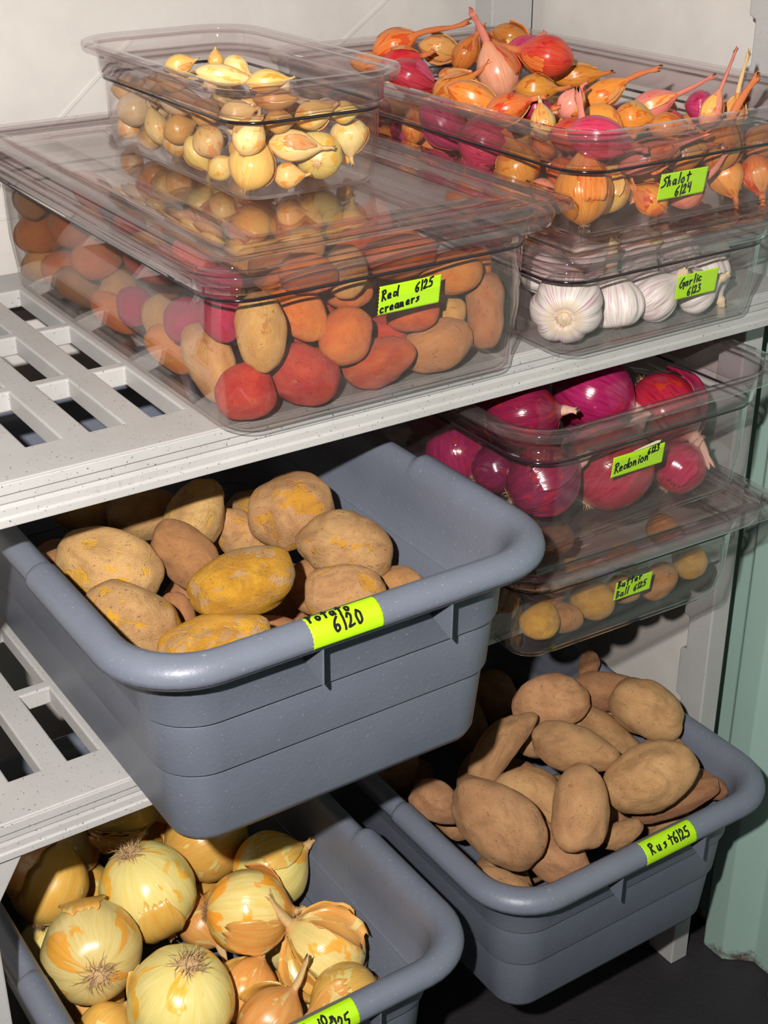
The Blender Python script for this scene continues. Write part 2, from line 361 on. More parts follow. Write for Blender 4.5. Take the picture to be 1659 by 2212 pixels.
# every vegetable: x, y, z, axis x, axis y, axis z, half length, radius, skin, label ("" = the shared label of its pile)
VEG = {
 'pot': ('potato', 'buried yellow potato under the top layer in the grey tub', [
  (0.4324,1.1391,0.9076,0.81,-0.579,-0.097,0.0527,0.0375,'y', 'large round yellow potato with scabby skin, lying beside the grey tub side rim'),
  (0.5067,1.1263,0.9045,0.468,-0.595,-0.654,0.0407,0.0271,'s', 'small smooth brown potato between two big yellow ones in the grey tub'),
  (0.5451,1.1794,0.9148,0.618,0.144,0.773,0.0388,0.0312,'y', 'yellow potato half in the shelf shadow at the back of the grey tub'),
  (0.5927,1.1665,0.8799,0.548,-0.613,-0.569,0.0359,0.0278,'y', 'pale yellow potato tucked low behind the centre of the grey tub'),
  (0.6278,1.124,0.9199,0.899,-0.341,0.276,0.0458,0.0378,'y', 'round yellow potato highest at the back of the grey tub, top in shadow'),
  (0.6389,1.0478,0.9082,0.735,-0.621,-0.272,0.0466,0.0347,'y', 'big round yellow potato beside the bare inner side of the grey tub'),
  (0.5114,1.0165,0.9227,0.92,-0.348,0.181,0.052,0.0315,'w', 'glossy wet-looking golden potato with a grey scar, centre of the grey tub'),
  (0.6072,0.9951,0.893,0.873,-0.482,0.075,0.0406,0.0282,'y', 'yellow potato rising behind the tape label of the grey tub'),
  (0.4106,1.0433,0.903,0.7,-0.661,-0.269,0.0444,0.036,'y', 'large yellow potato in the front corner of the grey tub'),
  (0.463,0.9796,0.8926,0.927,-0.356,0.118,0.0506,0.0298,'w', 'yellow potato with bare golden patches against the front rim of the grey tub'),
  (0.6777,1.0096,0.8725,0.83,-0.557,0.0,0.0266,0.0193,'s', 'smooth brown potato peeping over the front rim beyond the tape label'),
  (0.4737,1.0779,0.873,0.28,-0.605,-0.745,0.023,0.0151,'s', 'small brown potato wedged low between three big yellow ones'),
  (0.3963,1.1909,0.8968,0.943,-0.144,0.301,0.02,0.0154,'s', 'sliver of brown potato beside the side rim of the grey tub'),
  (0.5069,1.2299,0.9054,0.925,-0.379,0.0,0.0383,0.0287,'y', 'yellow potato hidden in the shadow under the shelf edge'),
  (0.4677,1.281,0.9023,0.938,-0.347,0.0,0.0386,0.0289,'y', 'yellow potato deepest in the dark behind the grey tub rim'),
  (0.4656,0.9988,0.7984,0.994,-0.103,0.022,0.0378,0.0333,'y', ''),
  (0.6354,1.0876,0.8471,0.782,-0.623,-0.003,0.036,0.0298,'s', ''),
  (0.5894,0.9415,0.8059,-0.324,-0.946,0.033,0.0405,0.0343,'s', ''),
  (0.5186,1.3143,0.8169,-0.406,0.907,-0.112,0.0435,0.0334,'y', ''),
  (0.5663,1.0595,0.8153,0.899,-0.164,-0.405,0.0362,0.0302,'s', ''),
  (0.4274,1.2392,0.8493,-0.909,0.391,-0.143,0.0423,0.037,'y', ''),
  (0.4416,1.08,0.8265,0.853,0.312,0.418,0.0412,0.033,'y', ''),
  (0.4145,1.1486,0.8165,-0.31,0.924,-0.226,0.0439,0.0336,'s', ''),
  (0.5379,1.1741,0.8168,0.933,0.319,0.168,0.044,0.0367,'s', ''),
  (0.6232,1.2908,0.7898,0.924,0.343,-0.171,0.038,0.0287,'y', ''),
  (0.6363,1.2339,0.8509,0.714,0.47,0.519,0.0427,0.0359,'y', ''),
  (0.4717,0.9259,0.8411,-0.82,0.571,-0.046,0.0394,0.0296,'y', ''),
  (0.4394,1.3095,0.8238,0.571,0.429,-0.7,0.0419,0.0341,'s', ''),
  (0.6276,1.1436,0.7932,0.507,0.853,0.126,0.0392,0.0301,'s', ''),
  (0.5192,1.016,0.838,0.619,-0.78,-0.088,0.0415,0.034,'y', ''),
  (0.6249,1.0336,0.7936,-0.092,-0.996,0.008,0.0368,0.0288,'s', ''),
 ]),
 'oni': ('yellow_onion', 'buried onion under the top layer in the onion tub', [
  (0.3693,1.1518,0.4396,0.216,0.94,-0.264,0.0575,0.056,'p', 'large pale onion with its root tuft facing out, beside the tub side rim'),
  (0.4638,1.2071,0.4355,0.234,-0.173,-0.957,0.061,0.0584,'p', 'large cream onion with a brown root scar on top, behind the root-facing one'),
  (0.5454,1.1122,0.4367,0.902,-0.401,-0.158,0.0517,0.0501,'g', 'shiny green-gold onion lying on its side, root pointing to the cream onion'),
  (0.4195,1.0325,0.435,-0.164,0.181,-0.97,0.0634,0.0595,'p', 'biggest pale onion at the front rim with a hairy root at its top'),
  (0.596,1.0356,0.4123,-0.52,0.581,0.626,0.0501,0.048,'p', 'pale yellow onion with a papery brown neck, near the bare tub side'),
  (0.5757,0.9557,0.4157,-0.979,0.169,-0.109,0.0418,0.0398,'o', 'pale onion with one bright orange skin patch, behind the front rim'),
  (0.5061,1.0521,0.3891,0.717,0.338,0.609,0.039,0.037,'o', 'deep orange onion sunk between the biggest pale one and the shiny one'),
  (0.5634,1.2595,0.4305,-0.987,0.065,-0.148,0.0561,0.0516,'o', 'onion in shadow under the potato tub with an orange skin flap'),
  (0.6104,1.1772,0.4207,0.916,-0.129,0.38,0.0486,0.0464,'g', 'green-tinged onion half shaded beside the bare inner wall of the tub'),
  (0.3733,1.2823,0.4368,0.637,0.396,0.662,0.0501,0.049,'o', 'orange-brown onion cut by shelf shadow beside the tub side rim'),
  (0.4854,1.3326,0.4639,0.757,-0.634,-0.156,0.0492,0.0458,'o', 'dark papery onion in the shade under the shelf edge'),
  (0.5231,1.1921,0.3683,0.048,-0.976,-0.213,0.0362,0.0319,'o', 'papery brown onion wedged between the cream and the shiny onion'),
  (0.3568,1.0924,0.3826,0.871,0.199,0.45,0.0311,0.0291,'o', 'small orange onion low in the front corner of the onion tub'),
  (0.4981,0.9806,0.41,0.774,0.069,0.63,0.0413,0.0354,'o', 'orange onion with a torn papery tip just behind the tape label'),
  (0.4202,1.3528,0.4212,-0.05,0.457,0.888,0.0439,0.0414,'p', 'pale onion seen through the second row slot of the shelf above'),
  (0.519,1.3562,0.4006,0.632,0.318,0.706,0.0374,0.0361,'g', 'green and orange onion seen through a shelf slot beside the potato tub'),
  (0.4282,1.3425,0.3478,0.959,-0.283,0.0,0.0463,0.044,'o', 'onion hidden in the dark behind the shelf bracket'),
  (0.5943,1.151,0.339,-0.656,0.733,-0.183,0.044,0.0425,'p', ''),
  (0.4829,1.1208,0.3326,0.849,0.169,0.5,0.0394,0.0378,'p', ''),
  (0.5571,0.9676,0.3304,0.134,0.886,0.443,0.0427,0.0399,'p', ''),
  (0.3683,1.0221,0.325,0.249,-0.485,0.838,0.0382,0.0373,'o', ''),
  (0.4533,0.9877,0.3297,-0.438,0.855,0.277,0.0394,0.0378,'o', ''),
  (0.5593,1.0511,0.3372,-0.039,-0.999,-0.035,0.0428,0.0397,'p', ''),
  (0.5872,1.3406,0.3473,-0.971,0.162,0.175,0.0433,0.0391,'p', ''),
  (0.4182,1.2501,0.3478,-0.645,-0.21,0.735,0.0391,0.036,'o', ''),
  (0.3697,1.176,0.3432,-0.693,-0.709,0.131,0.04,0.0389,'o', ''),
  (0.5444,1.2554,0.339,-0.982,-0.181,-0.051,0.043,0.0399,'o', ''),
  (0.3627,1.2948,0.3333,0.116,-0.096,0.989,0.0411,0.0377,'p', ''),
  (0.417,1.0848,0.3436,-0.71,0.481,0.513,0.0386,0.0364,'o', ''),
 ]),
 'rus': ('russet_potato', 'buried russet potato under the top layer of the heap', [
  (0.8149,1.0056,0.5154,0.241,-0.904,-0.353,0.0646,0.0413,'r', 'long russet potato in the near side corner, blunt end over the rim'),
  (0.9029,0.9631,0.525,-0.536,-0.664,-0.521,0.055,0.0358,'r', 'upright egg-shaped russet potato at the centre front with a scarred tip'),
  (0.9622,1.0453,0.535,0.673,-0.731,-0.112,0.0518,0.0327,'r', 'oval russet potato lying level above the upright one'),
  (1.0099,1.1467,0.5265,0.836,-0.454,0.309,0.0502,0.0382,'r', 'plump russet potato at the top of the heap under the clear pans'),
  (1.0969,1.0628,0.5312,0.383,-0.9,-0.207,0.0507,0.0389,'r', 'round russet potato with a knotty eye, high at the back of the heap'),
  (1.0073,0.9592,0.53,0.814,-0.357,0.459,0.055,0.0396,'r', 'biggest russet potato with a dark split at its underside'),
  (1.0953,1.0157,0.4678,0.094,-0.774,-0.626,0.0414,0.0355,'r', 'smooth russet potato lying against the far side rim'),
  (0.9006,1.1139,0.5147,0.736,0.044,0.675,0.0619,0.0229,'r', 'long bent russet potato at the dark side of the heap'),
  (0.9007,1.054,0.4799,0.631,-0.749,-0.203,0.0474,0.035,'r', 'russet potato under the bent one with a reddish hollow'),
  (0.8036,1.1104,0.48,0.583,-0.742,-0.33,0.0348,0.0236,'r', 'russet potato poking out beside the tub side rim'),
  (0.8787,0.9778,0.4571,0.363,-0.822,-0.438,0.0531,0.0336,'r', 'russet potato lying low under the upright one at the front rim'),
  (0.8187,0.9852,0.44,0.518,-0.794,-0.317,0.0313,0.0119,'r', 'thin slice of russet potato showing behind the near rim corner'),
  (1.0655,1.0941,0.4735,0.349,-0.813,-0.466,0.0622,0.0308,'r', 'long russet potato slanting under the round ones'),
  (1.1084,1.1649,0.4771,-0.04,-0.657,-0.752,0.0408,0.0222,'r', 'narrow russet potato standing behind the plump one'),
  (1.0957,1.1395,0.5134,0.735,-0.674,0.073,0.0493,0.0259,'q', 'reddish patched russet potato at the back of the heap'),
  (1.1198,1.1989,0.5118,0.495,0.271,0.826,0.0212,0.0137,'q', 'small russet tip rising at the very back of the heap'),
  (1.059,0.9604,0.4702,0.808,-0.437,0.396,0.0568,0.0182,'q', 'slim finger-shaped potato with a pale end behind the tape label'),
  (1.1121,0.9606,0.4701,0.458,-0.846,-0.275,0.0243,0.0174,'q', 'tiny knobbly potato with a pale shiny end in the far corner'),
  (0.975,0.9635,0.455,0.833,-0.328,0.445,0.0279,0.0156,'r', 'small russet potato squeezed behind the tape label'),
  (0.9941,1.1538,0.4668,-0.757,0.653,0.0,0.0275,0.0239,'r', 'russet potato mostly hidden between the plump and the oval ones'),
  (1.0467,1.058,0.3758,0.35,0.732,-0.585,0.0407,0.0287,'r', ''),
  (0.8602,1.0466,0.3734,-0.018,-0.989,-0.145,0.042,0.0319,'r', ''),
  (0.8522,1.2892,0.4029,0.984,0.061,-0.169,0.0441,0.0351,'r', ''),
  (0.8649,1.1478,0.4064,-0.123,-0.954,0.273,0.0393,0.0305,'r', ''),
  (0.9462,1.0827,0.3413,-0.901,-0.317,0.295,0.0409,0.029,'r', ''),
  (1.0883,1.358,0.3819,-0.075,0.402,0.913,0.0438,0.0331,'r', ''),
  (1.0287,0.9874,0.3484,0.936,0.334,-0.112,0.0404,0.0267,'r', ''),
  (0.894,1.3046,0.3524,0.912,-0.397,0.099,0.0404,0.0264,'r', ''),
  (1.0026,1.318,0.393,-0.108,0.555,0.825,0.0424,0.032,'r', ''),
  (0.8283,1.1558,0.3276,0.894,0.246,0.375,0.0373,0.0255,'r', ''),
  (0.9923,1.1024,0.4106,0.017,-0.383,0.923,0.0365,0.0248,'r', ''),
  (0.835,1.2235,0.3272,-0.875,0.484,-0.014,0.0451,0.0319,'r', ''),
  (1.0795,1.2721,0.3739,0.981,-0.16,0.109,0.0414,0.0305,'r', ''),
  (1.0111,1.2165,0.3575,-0.767,0.627,0.136,0.0442,0.0293,'r', ''),
  (0.9361,1.1933,0.4169,-0.685,-0.038,-0.727,0.0415,0.03,'r', ''),
  (1.0933,0.9961,0.3859,-0.179,0.774,-0.607,0.0361,0.0283,'r', ''),
  (0.9345,1.0685,0.4124,-0.001,0.272,0.962,0.0408,0.0288,'r', ''),
  (1.0772,1.1288,0.3276,-0.942,0.123,0.312,0.0395,0.0261,'r', ''),
 ]),
 'red': ('creamer_potato', 'creamer potato packed in the middle and back of the lidded pan', [
  (0.5262,1.0202,1.1081,0.895,-0.313,0.317,0.0265,0.0249,'r', 'round dark red creamer in the near bottom corner of the lidded pan'),
  (0.5866,1.0228,1.1103,0.789,-0.565,-0.241,0.0331,0.0269,'r', 'fat red creamer with a cleft at one end, second on the pan floor'),
  (0.5429,1.0172,1.1606,0.096,0.328,0.94,0.0365,0.0238,'t', 'tall tan creamer standing upright against the front wall'),
  (0.6299,1.0188,1.1404,0.633,-0.066,0.771,0.0273,0.024,'o', 'round orange creamer under the green tape label'),
  (0.6637,1.02,1.1072,0.858,-0.425,0.288,0.0348,0.0229,'r', 'long red creamer on the pan floor below the round orange one'),
  (0.7308,1.021,1.1088,0.833,-0.452,0.321,0.0357,0.0244,'b', 'dusty brown creamer lying slanted on the pan floor'),
  (0.7817,1.0154,1.1351,0.154,0.286,0.946,0.0377,0.0219,'b', 'tall brown waisted creamer at the far front corner of the pan'),
  (0.5922,1.0443,1.1677,0.409,-0.524,-0.747,0.0363,0.0226,'o', 'long orange creamer sloping down from the lid rim'),
  (0.6475,1.0434,1.1712,0.85,-0.527,0.0,0.0222,0.0189,'o', 'orange creamer just above the round one and touching the tape'),
  (0.7465,1.0235,1.1753,0.827,-0.537,0.166,0.0299,0.0222,'o', 'big orange creamer to the far side of the tape label'),
  (0.7054,1.026,1.1443,0.825,-0.565,0.0,0.0249,0.0197,'r', 'bright red creamer half hidden below the tape label'),
  (0.7572,1.0447,1.1297,0.808,-0.589,0.0,0.0201,0.0166,'t', 'tan creamer behind the slanted brown one'),
  (0.7006,1.036,1.1966,0.842,-0.523,0.133,0.0346,0.0211,'o', 'large orange creamer under the lid above the tape'),
  (0.6338,1.0238,1.1967,0.154,0.25,0.956,0.0237,0.0188,'t', 'tan creamer standing just under the lid rim'),
  (0.5947,1.0234,1.2015,0.866,-0.499,0.0,0.0249,0.0185,'o', 'orange creamer under the lid near the front corner'),
  (0.5402,1.0913,1.1816,0.906,-0.39,0.165,0.0229,0.0188,'p', 'magenta creamer under the lid corner'),
  (0.5287,1.0611,1.1621,0.145,0.291,0.946,0.0211,0.0194,'p', 'pink creamer beside the tall tan one'),
  (0.5214,1.1145,1.1466,0.905,-0.424,0.0,0.0225,0.02,'p', 'shiny pink creamer pressed to the long side wall, nearest the corner'),
  (0.5176,1.2283,1.1285,0.122,0.29,0.949,0.0188,0.0179,'p', 'dull pink creamer pressed to the long side wall, farther back'),
  (0.5342,1.1917,1.1144,-0.218,0.432,0.875,0.0343,0.0193,'t', 'long tan creamer upright between the two pink ones'),
  (0.5234,1.0766,1.1177,-0.194,0.461,0.866,0.0377,0.0235,'t', 'tall pale tan creamer in the near corner behind the dark red one'),
  (0.5405,1.3208,1.1105,0.275,0.214,0.937,0.0282,0.0216,'t', 'yellowish creamer behind the dull pink one'),
  (0.5242,1.3301,1.1507,0.934,-0.316,0.167,0.0255,0.0217,'o', 'orange creamer high on the long side wall'),
  (0.5304,1.2043,1.1766,0.82,-0.468,-0.328,0.0289,0.0193,'r', 'red-orange creamer under the side rim of the pan'),
  (0.5204,1.1591,1.1059,0.507,-0.508,-0.696,0.028,0.0166,'o', 'orange creamer with a sprout on the pan floor by the side wall'),
  (0.5234,1.2889,1.1049,0.656,-0.483,-0.58,0.0293,0.017,'o', 'flat orange creamer on the pan floor halfway along the side'),
  (0.5251,1.386,1.1056,0.706,-0.452,-0.545,0.0297,0.0188,'b', 'hazy brown creamer near the far end of the side wall'),
  (0.5237,1.4243,1.116,0.938,-0.345,0.0,0.0248,0.0198,'o', 'hazy orange creamer two thirds along the side wall'),
  (0.5259,1.4918,1.1018,0.945,-0.327,0.0,0.0261,0.0188,'t', 'pale creamer low in the far side corner'),
  (0.523,1.4914,1.1381,0.944,-0.33,0.0,0.0257,0.0226,'o', 'pale orange creamer high in the far side corner'),
  (0.5262,1.3816,1.1713,0.935,-0.356,0.0,0.027,0.0221,'o', 'orange creamer under the lid near the far side corner'),
  (0.59,1.0609,1.1304,0.872,-0.489,0.0,0.0196,0.0172,'r', 'red creamer behind the tall tan upright one'),
  (0.6901,1.0499,1.118,0.834,-0.552,0.0,0.0223,0.0189,'r', 'red creamer behind the round orange one'),
  (0.7954,1.0505,1.1638,0.317,0.124,0.94,0.022,0.0176,'o', 'orange creamer in the far front corner under the lid'),
  (0.5975,1.1651,1.1722,0.327,-0.867,0.376,0.0291,0.0196,'t', ''),
  (0.7948,1.2261,1.1705,-0.03,0.31,0.95,0.0272,0.0192,'r', ''),
  (0.6369,1.3092,1.1171,0.421,-0.839,-0.345,0.0232,0.0176,'r', ''),
  (0.7514,1.3673,1.1322,-0.597,0.724,0.345,0.0224,0.0159,'o', ''),
  (0.6039,1.2596,1.1831,0.806,-0.203,-0.556,0.0282,0.0233,'b', ''),
  (0.6901,1.2094,1.1865,-0.88,-0.459,0.117,0.0278,0.0241,'o', ''),
  (0.5677,1.3558,1.1429,0.634,0.773,0.016,0.0265,0.0199,'b', ''),
  (0.5398,1.1353,1.1889,-0.211,0.522,0.827,0.0279,0.0194,'r', ''),
  (0.7027,1.3714,1.1774,-0.883,-0.035,-0.467,0.0227,0.016,'r', ''),
  (0.7754,1.4236,1.1434,0.121,-0.53,0.839,0.0255,0.0212,'r', ''),
  (0.5573,1.284,1.1656,-0.048,-0.996,-0.081,0.023,0.0171,'t', ''),
  (0.7702,1.1385,1.163,-0.674,-0.3,0.675,0.0274,0.0243,'o', ''),
  (0.735,1.2819,1.1355,0.784,-0.597,0.168,0.0221,0.0161,'t', ''),
  (0.6633,1.4327,1.187,-0.871,-0.082,-0.485,0.0252,0.0223,'t', ''),
  (0.6717,1.2718,1.1854,0.088,0.347,-0.934,0.0298,0.0199,'r', ''),
  (0.6322,1.306,1.1552,0.511,-0.856,-0.078,0.0241,0.018,'r', ''),
  (0.6429,1.1732,1.1696,0.985,0.13,-0.115,0.0223,0.0192,'b', ''),
  (0.673,1.4924,1.1077,-0.769,-0.074,0.635,0.0259,0.0172,'o', ''),
  (0.6177,1.4612,1.1336,0.144,0.728,-0.67,0.0264,0.0214,'r', ''),
  (0.7825,1.4463,1.1835,-0.528,-0.132,-0.839,0.0282,0.02,'o', ''),
  (0.5664,1.452,1.1215,0.528,0.786,-0.322,0.0292,0.0235,'o', ''),
  (0.6706,1.4907,1.1738,-0.442,-0.712,0.546,0.0288,0.0239,'r', ''),
  (0.786,1.1046,1.1072,-0.073,0.471,-0.879,0.0259,0.0171,'b', ''),
  (0.704,1.4255,1.1425,-0.774,0.472,-0.423,0.0291,0.0239,'r', ''),
  (0.6298,1.35,1.1584,-0.364,-0.923,-0.125,0.0248,0.0201,'b', ''),
  (0.7117,1.2538,1.1734,-0.437,0.751,0.494,0.0253,0.0178,'r', ''),
  (0.75,1.2067,1.1735,-0.86,0.493,-0.131,0.0227,0.0189,'o', ''),
  (0.7259,1.131,1.1237,-0.057,0.49,-0.87,0.0277,0.0246,'r', ''),
  (0.6682,1.3285,1.1567,-0.217,0.59,-0.777,0.0292,0.0214,'b', ''),
  (0.7217,1.3401,1.1047,-0.123,0.981,-0.148,0.0238,0.018,'t', ''),
  (0.5579,1.1321,1.1152,-0.041,0.919,-0.391,0.0298,0.0215,'o', ''),
  (0.6335,1.0787,1.1295,-0.563,-0.334,0.757,0.0293,0.025,'r', ''),
  (0.598,1.094,1.1881,-0.125,0.989,0.078,0.0249,0.0212,'b', ''),
  (0.5847,1.479,1.1826,0.737,0.076,-0.671,0.0263,0.0189,'r', ''),
  (0.6109,1.2126,1.1468,0.723,0.458,0.517,0.0264,0.0179,'b', ''),
  (0.6487,1.2302,1.1855,0.509,-0.542,0.669,0.0223,0.0187,'o', ''),
  (0.6388,1.3654,1.1137,-0.578,-0.764,-0.287,0.0252,0.0178,'t', ''),
  (0.7325,1.0918,1.1628,0.501,-0.838,-0.214,0.0234,0.0166,'t', ''),
  (0.5857,1.2895,1.1256,-0.825,-0.552,-0.122,0.0222,0.0165,'o', ''),
  (0.7817,1.3749,1.1721,0.68,-0.726,-0.1,0.0268,0.0214,'r', ''),
  (0.6109,1.3903,1.1316,0.917,-0.327,-0.229,0.0245,0.0183,'t', ''),
  (0.7281,1.4665,1.1797,0.933,-0.337,-0.125,0.0247,0.0207,'t', ''),
  (0.6805,1.1178,1.1433,-0.29,-0.731,0.618,0.0263,0.022,'t', ''),
  (0.6527,1.2157,1.1218,-0.862,-0.056,0.503,0.022,0.0144,'t', ''),
  (0.7851,1.4008,1.1015,-0.995,0.102,0.004,0.0235,0.0159,'b', ''),
  (0.6056,1.239,1.1091,-0.317,-0.716,0.622,0.0244,0.0214,'b', ''),
  (0.6613,1.4056,1.1082,-0.998,0.034,-0.054,0.0296,0.0196,'o', ''),
  (0.7887,1.2529,1.1288,0.808,-0.044,0.587,0.0236,0.0188,'r', ''),
  (0.7459,1.4861,1.1206,0.613,-0.767,0.192,0.0298,0.0199,'r', ''),
  (0.7701,1.1724,1.1241,-0.768,-0.076,0.636,0.0275,0.0244,'b', ''),
  (0.7548,1.2965,1.106,0.449,-0.793,0.412,0.0288,0.0203,'b', ''),
  (0.7588,1.3422,1.1895,-0.36,0.915,0.181,0.0295,0.0213,'b', ''),
  (0.5139,1.4766,1.1818,0.155,0.862,0.482,0.0238,0.0197,'t', ''),
  (0.7848,1.5009,1.1819,0.936,-0.134,0.327,0.0247,0.0169,'r', ''),
  (0.7209,1.1393,1.1822,0.922,-0.136,0.362,0.0259,0.0181,'r', ''),
  (0.535,1.4342,1.1642,-0.609,-0.793,0.001,0.0265,0.0186,'t', ''),
  (0.7366,1.2969,1.1863,-0.893,0.441,0.093,0.0274,0.0215,'o', ''),
  (0.6585,1.1394,1.1904,-0.314,0.949,-0.033,0.0224,0.0168,'t', ''),
  (0.7255,1.4148,1.1895,-0.547,-0.823,0.156,0.0262,0.0198,'o', ''),
  (0.7937,1.4695,1.1304,-0.425,-0.371,-0.826,0.0233,0.0154,'r', ''),
 ]),
 'garl': ('garlic_bulb', 'garlic bulb packed in the back of the garlic pan', [
  (0.8888,1.0208,1.1206,0.7,0.707,0.103,0.0384,0.0365,'g', 'large white garlic bulb with its root plate facing out'),
  (0.9515,1.0215,1.1138,0.085,0.346,0.934,0.0299,0.029,'g', 'purple-tinged garlic bulb standing with a tall tan neck'),
  (1.0058,1.0165,1.1114,0.685,-0.396,0.611,0.0286,0.0267,'g', 'garlic bulb leaning beside the tape label'),
  (1.0576,1.0086,1.1079,0.705,-0.525,0.476,0.0253,0.0234,'g', 'garlic bulb below the tape label'),
  (1.0954,1.0297,1.1094,0.144,-0.543,-0.827,0.026,0.024,'g', 'papery garlic bulb with torn skins at the far end'),
  (1.0946,1.074,1.108,0.701,-0.694,0.167,0.0272,0.0222,'g', 'purple-striped garlic bulb high behind the tape label'),
  (1.0679,1.0575,1.1345,-0.175,0.529,0.831,0.0268,0.0239,'g', 'garlic bulb in the second row under the shallot pan'),
  (1.0202,1.057,1.1298,0.533,-0.168,0.829,0.0232,0.0213,'g', 'garlic bulb with a pale stem in the second row'),
  (0.9061,1.0758,1.1384,0.764,-0.645,0.0,0.0271,0.0243,'g', 'garlic bulb behind the large root-facing one'),
  (0.9685,1.0767,1.1383,0.692,-0.376,0.616,0.0241,0.0232,'g', 'garlic bulb deep behind the tall-necked one'),
  (1.0518,1.3163,1.1419,-0.29,0.411,0.864,0.0215,0.0195,'g', ''),
  (0.9056,1.2541,1.1235,0.95,-0.22,-0.223,0.0227,0.0212,'g', ''),
  (0.8722,1.1337,1.1186,0.82,0.228,0.526,0.0211,0.0198,'g', ''),
  (0.8714,1.2398,1.1445,0.988,0.134,0.07,0.0217,0.0202,'g', ''),
  (0.9746,1.4286,1.1219,-0.3,0.766,0.568,0.0221,0.0201,'g', ''),
  (1.045,1.4553,1.1374,0.735,0.678,-0.007,0.0211,0.019,'g', ''),
  (1.0698,1.1827,1.1069,-0.783,0.48,-0.396,0.0227,0.0218,'g', ''),
  (1.0101,1.3896,1.1475,-0.75,0.402,-0.525,0.0233,0.0219,'g', ''),
  (1.0851,1.1311,1.1357,0.205,0.875,-0.439,0.0214,0.0206,'g', ''),
  (1.0119,1.1476,1.1266,-0.257,-0.785,-0.564,0.0238,0.0224,'g', ''),
  (0.935,1.4497,1.1126,0.557,-0.218,-0.802,0.025,0.023,'g', ''),
  (0.912,1.4063,1.1072,0.687,0.683,-0.247,0.0238,0.0221,'g', ''),
  (0.9588,1.1995,1.1129,0.725,-0.687,0.047,0.024,0.0225,'g', ''),
  (0.981,1.4542,1.1518,-0.984,0.027,-0.178,0.0211,0.0195,'g', ''),
  (0.9576,1.2917,1.1326,-0.892,-0.451,0.019,0.0217,0.0208,'g', ''),
  (0.871,1.3768,1.1499,-0.964,0.158,-0.212,0.0227,0.0211,'g', ''),
  (0.8749,1.2929,1.1362,0.32,0.947,-0.03,0.0245,0.0221,'g', ''),
  (1.0518,1.106,1.1254,-0.978,0.081,-0.194,0.0243,0.0236,'g', ''),
  (1.0121,1.2028,1.131,0.014,-0.629,0.777,0.0249,0.0236,'g', ''),
  (0.9109,1.3452,1.1516,-0.483,0.71,0.513,0.0215,0.02,'g', ''),
  (0.985,1.2529,1.1247,0.865,-0.346,0.364,0.0222,0.0202,'g', ''),
  (1.0688,1.2696,1.1426,0.887,0.185,0.423,0.0217,0.02,'g', ''),
 ]),
 'ron': ('red_onion', 'red onion buried at the back of the red onion pan', [
  (0.9941,1.0876,0.9797,0.605,-0.731,-0.317,0.0495,0.0455,'m', 'large glossy red onion on top with a long root tuft'),
  (0.9629,1.0206,0.926,0.72,0.044,0.693,0.0526,0.0475,'m', 'large pink-purple onion low at the front below the tape'),
  (1.0515,1.0033,0.9062,0.611,-0.108,0.785,0.031,0.0289,'m', 'small dark red onion beside the large low one'),
  (1.0719,1.0522,0.953,0.102,-0.898,-0.429,0.0469,0.0406,'m', 'red onion with torn flaring skins at the far end'),
  (0.8727,1.0612,0.9896,0.803,-0.574,0.16,0.0414,0.0376,'d', 'dark red onion behind the front rim near the pan corner'),
  (0.8605,1.158,0.9151,0.103,0.43,0.897,0.0394,0.0363,'m', 'red onion pressed to the long side wall of the pan'),
  (0.863,1.0112,0.9376,0.799,-0.396,0.452,0.0421,0.0383,'d', 'dark purple onion deep in the front corner'),
  (0.8577,1.0827,0.9251,0.81,-0.372,0.453,0.0299,0.0279,'d', 'purple onion between the side wall and the corner one'),
  (1.0765,1.0959,0.9053,0.764,-0.565,0.312,0.0312,0.0291,'d', 'dark onion hidden behind the tape label'),
  (0.9033,1.2816,0.9079,0.489,0.765,-0.418,0.0316,0.0277,'m', ''),
  (1.0806,1.4447,0.9236,-0.066,0.987,0.149,0.0323,0.0285,'m', ''),
  (1.0763,1.3026,0.91,0.143,0.95,-0.278,0.0314,0.029,'d', ''),
  (1.0248,1.4141,0.9074,-0.95,-0.018,0.31,0.0306,0.0279,'m', ''),
  (1.0637,1.1963,0.9203,-0.852,-0.155,-0.5,0.0311,0.0274,'m', ''),
  (0.9269,1.3633,0.9262,-0.226,-0.508,-0.831,0.0303,0.0262,'m', ''),
  (0.8541,1.4475,0.9269,-0.144,-0.984,0.101,0.0357,0.031,'d', ''),
  (0.9546,1.4051,0.9114,-0.326,0.3,-0.896,0.0308,0.0264,'m', ''),
  (0.9591,1.2226,0.9164,-0.523,-0.829,-0.196,0.0337,0.03,'m', ''),
  (0.8593,1.3725,0.9292,0.52,0.837,-0.168,0.0323,0.0283,'d', ''),
  (1.0158,1.3217,0.9155,-0.532,0.603,-0.594,0.033,0.0292,'m', ''),
  (0.9984,1.1802,0.9066,0.834,0.456,0.312,0.0334,0.0296,'d', ''),
  (0.9421,1.1208,0.9077,0.773,-0.451,0.446,0.0329,0.0291,'d', ''),
  (0.9432,1.4548,0.9303,-0.794,-0.153,-0.588,0.0314,0.0284,'d', ''),
 ]),
 'but': ('butterball_potato', 'butterball potato in the back rows of the bottom pan', [
  (0.8444,0.9849,0.7859,0.833,-0.47,0.292,0.0216,0.0206,'u', 'bright yellow butterball at the near end of the bottom pan'),
  (0.8809,0.9859,0.7777,0.747,-0.665,0.0,0.0189,0.0179,'v', 'brown speckled butterball second from the near end'),
  (0.9212,0.9878,0.7856,0.731,-0.682,0.0,0.0243,0.0223,'u', 'round golden butterball third from the near end'),
  (0.962,0.984,0.7873,0.715,-0.699,0.0,0.0194,0.0174,'v', 'butterball peeping below its tape label'),
